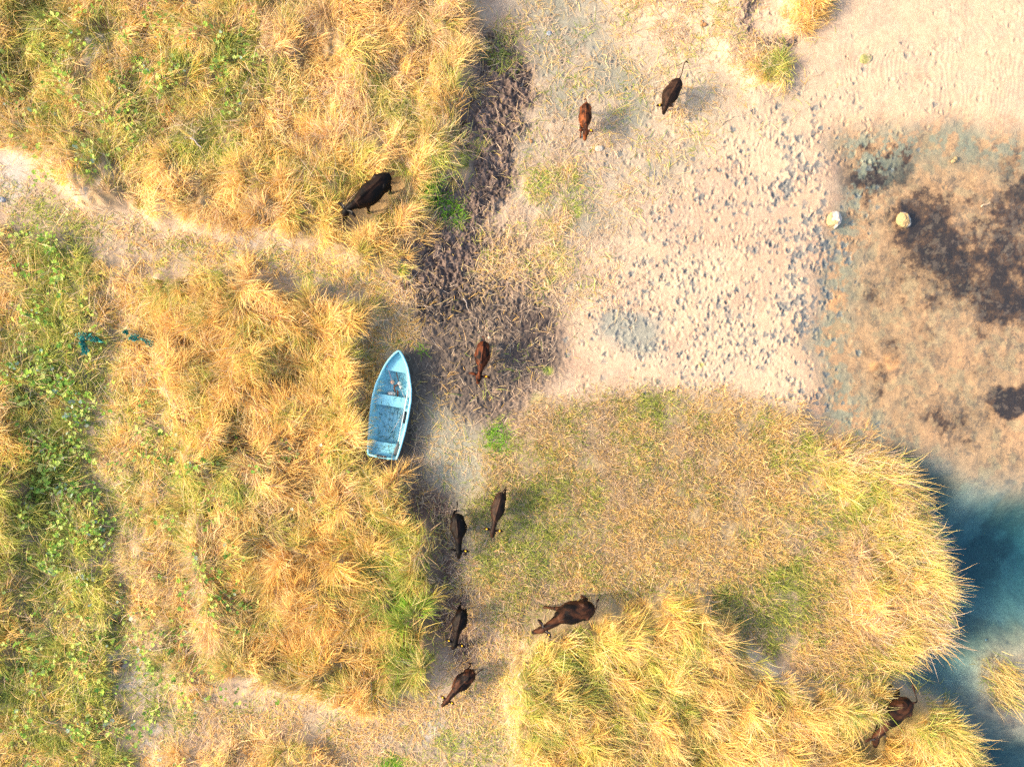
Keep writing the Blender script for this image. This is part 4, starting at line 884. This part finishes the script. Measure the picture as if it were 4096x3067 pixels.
# ------------------------------------------------------------------ dung
DUNG = simple("dung", (.075,.035,.02), .8, .5, 25, None, 0, .5); DUNG2 = simple("dung_orange", (.34,.17,.06), .85, .4, 25, None, 0, .5)
def dung(px, py, r, label, mat=DUNG, seed=0, k=4):
    x, y = W(px, py, .1); z = float(zfun(np.array([x]), np.array([y]))[0]); rs = random.Random(seed); bm = bmesh.new()
    for i in range(k):
        g = bmesh.ops.create_icosphere(bm, subdivisions=3, radius=1); ox, oy = rs.uniform(-.7, .7)*r, rs.uniform(-.7, .7)*r; rr = r*rs.uniform(.35, .65)
        for v in g['verts']:
            a_ = math.atan2(v.co.y, v.co.x); w_ = 1+.15*math.sin(3*a_+i)+.08*math.sin(7*a_)
            v.co = Vector((v.co.x*rr*w_+ox, v.co.y*rr*w_+oy, v.co.z*rr*.45+rr*.2))
    o = bm_obj('cow_dung', bm, mat); o.location = (x, y, z+.02); tag(o, label, 'dung')
dung(1581, 1131, .085, 'small dark dung pat on the straw path above the boat, left of a larger one', seed=1)
dung(1618, 1147, .15, 'larger brown dung pat on the straw path above the boat', seed=2, k=6)
dung(287, 968, .13, 'dark dung pile on the left end of the straw path', seed=3, k=5)
dung(474, 2478, .16, 'long crumbled dung pile in the leafy grass at lower left', seed=4, k=7)
dung(484, 2652, .14, 'brown dung pile at the foot of the leafy strip at lower left', seed=5, k=5)
dung(609, 2379, .10, 'single brown dung pat among pale leaves at lower left', seed=6)
dung(2128, 560, .10, 'orange-brown dried dung on the pale sand beside the mud bank', DUNG2, 7)
dung(2812, 92, .12, 'orange-brown dung on the straw-littered sand at the top', DUNG2, 8, 6)
dung(2866, 88, .06, 'small orange-brown dung right of a larger one at the top', DUNG2, 9, 3)
dung(1860, 2212, .08, 'rust-coloured dung beside the head of the blackish calf on the mud edge', DUNG, 10, 4)

# ------------------------------------------------------------------ sticks
WOOD = simple("driftwood", (.55,.40,.26), .8, .4, 20); WOODG = simple("grey_wood", (.36,.30,.26), .85, .4, 20)
def stick(p0, p1, r, mat, label, name='stick', z=None, bend=.03):
    a = Vector((*W(*p0, .05), 0)); b = Vector((*W(*p1, .05), 0))
    for v in (a, b): v.z = (float(zfun(np.array([v.x]), np.array([v.y]))[0])+.03) if z is None else z
    d = b-a; s = Vector((-d.y, d.x, 0)).normalized()
    pts = [a, a.lerp(b, .33)+s*bend, a.lerp(b, .66)-s*bend*.6, b]; bm = bmesh.new()
    cp = catmull([q_-a for q_ in pts], 4); tube(bm, cp, [r*(1-.5*t) for t in np.linspace(0, 1, len(cp))], 7)
    o = bm_obj(name, bm, mat); o.location = a; tag(o, label, 'stick')
stick((3928, 826), (3966, 808), .025, WOOD, 'pale floating stick on the water beside dark algae', z=.0)
stick((805, 585), (850, 622), .035, WOODG, 'grey stick lying in the tall grass at upper left', z=.85)
stick((62, 2320), (100, 2308), .03, WOODG, 'short grey stick at the lower left edge in trampled grass', z=.5)
stick((2885, 502), (2931, 468), .014, WOOD, 'thin bent pale twig on the shaded sand above the hoof prints')
stick((1650, 1100+90), (1662, 1245), .02, WOODG, 'grey stick standing out of the mud right of the path', z=.15) if False else None
stick((1855, 1195), (1878, 1245), .022, WOODG, 'short grey branch on the dark mud above the reddish calf')
stick((2300, 230), (2480, 262), .012, WOOD, 'long thin branch lying on the sand left of the dark brown calf')
stick((1700, 1760), (1815, 1820), .010, WOOD, 'long straw-coloured cane lying on the damp ground right of the boat')
stick((1640, 2010-60), (1672, 1700), .010, WOOD, 'thin cane lying on the mud along the right side of the boat')
# dead stems with forked heads over the water
for i, (p0, p1) in enumerate((((3640, 2440), (3850, 2552)), ((3700, 2530), (3890, 2585)), ((3600, 2500), (3800, 2610)))):
    stick(p0, p1, .016, WOOD, ['upper dead reed stem reaching far out over the blue water', 'middle dead reed stem curling over the blue water', 'lower thin dead reed stem dipping into the blue water'][i], 'reed_stem', z=.45, bend=.08)

# ------------------------------------------------------------------ green netting
NET = simple("teal_netting", (.03,.36,.30), .6, .3, 12)
def netting(px, py, blobs, label, seed):
    x, y = W(px, py, .5); z = float(zfun(np.array([x]), np.array([y]))[0])
    root = empty('netting', (x, y, z+.30)); tag(root, label, 'netting')
    rs = np.random.default_rng(seed); V = []; F = []
    bm = bmesh.new()
    for (ox, oy, rx, ry, a) in blobs:
        n_ = 15
        g = {}
        for i in range(n_):
            for j in range(n_):
                u = (i/(n_-1)-.5)*2; v = (j/(n_-1)-.5)*2
                if u*u+v*v > 1.05*(.75+.3*math.sin(3*math.atan2(v, u)+seed)): continue
                uu = u*rx*(1+.18*rs.normal()); vv = v*ry*(1+.18*rs.normal())
                c, s = math.cos(a), math.sin(a)
                zz = .10*math.sin(u*5+seed)*math.cos(v*4)+.05*rs.normal()
                g[i, j] = bm.verts.new((ox+uu*c-vv*s, oy+uu*s+vv*c, zz))
        for (i, j), v0 in g.items():
            q_ = [g.get(k_) for k_ in ((i, j), (i+1, j), (i+1, j+1), (i, j+1))]
            if all(q_): bm.faces.new(q_)
    o = bm_obj('mesh_sheet', bm, NET, root)
    wf = o.modifiers.new("w", 'WIREFRAME'); wf.thickness = .026; wf.use_even_offset = False; wf.use_replace = True
    dg = bpy.context.evaluated_depsgraph_get(); me = bpy.data.meshes.new_from_object(o.evaluated_get(dg)); o.modifiers.clear(); o.data = me
    me.materials.clear(); me.materials.append(NET)
netting(345, 1350, [(0, 0, .28, .22, .4), (.05, -.45, .14, .16, 0), (-.02, -.25, .06, .22, .1), (.42, -.08, .24, .10, -.3)], 'bright teal plastic netting crumpled among leafy vines', 2)
netting(560, 1352, [(-.15, 0, .22, .13, .2), (.32, -.12, .26, .12, -.4), (-.45, .2, .06, .08, 0)], 'darker strip of teal netting half buried in dry grass, right of the bright piece', 5)
print("tall", NTALL, "prints", len(prnt_x))
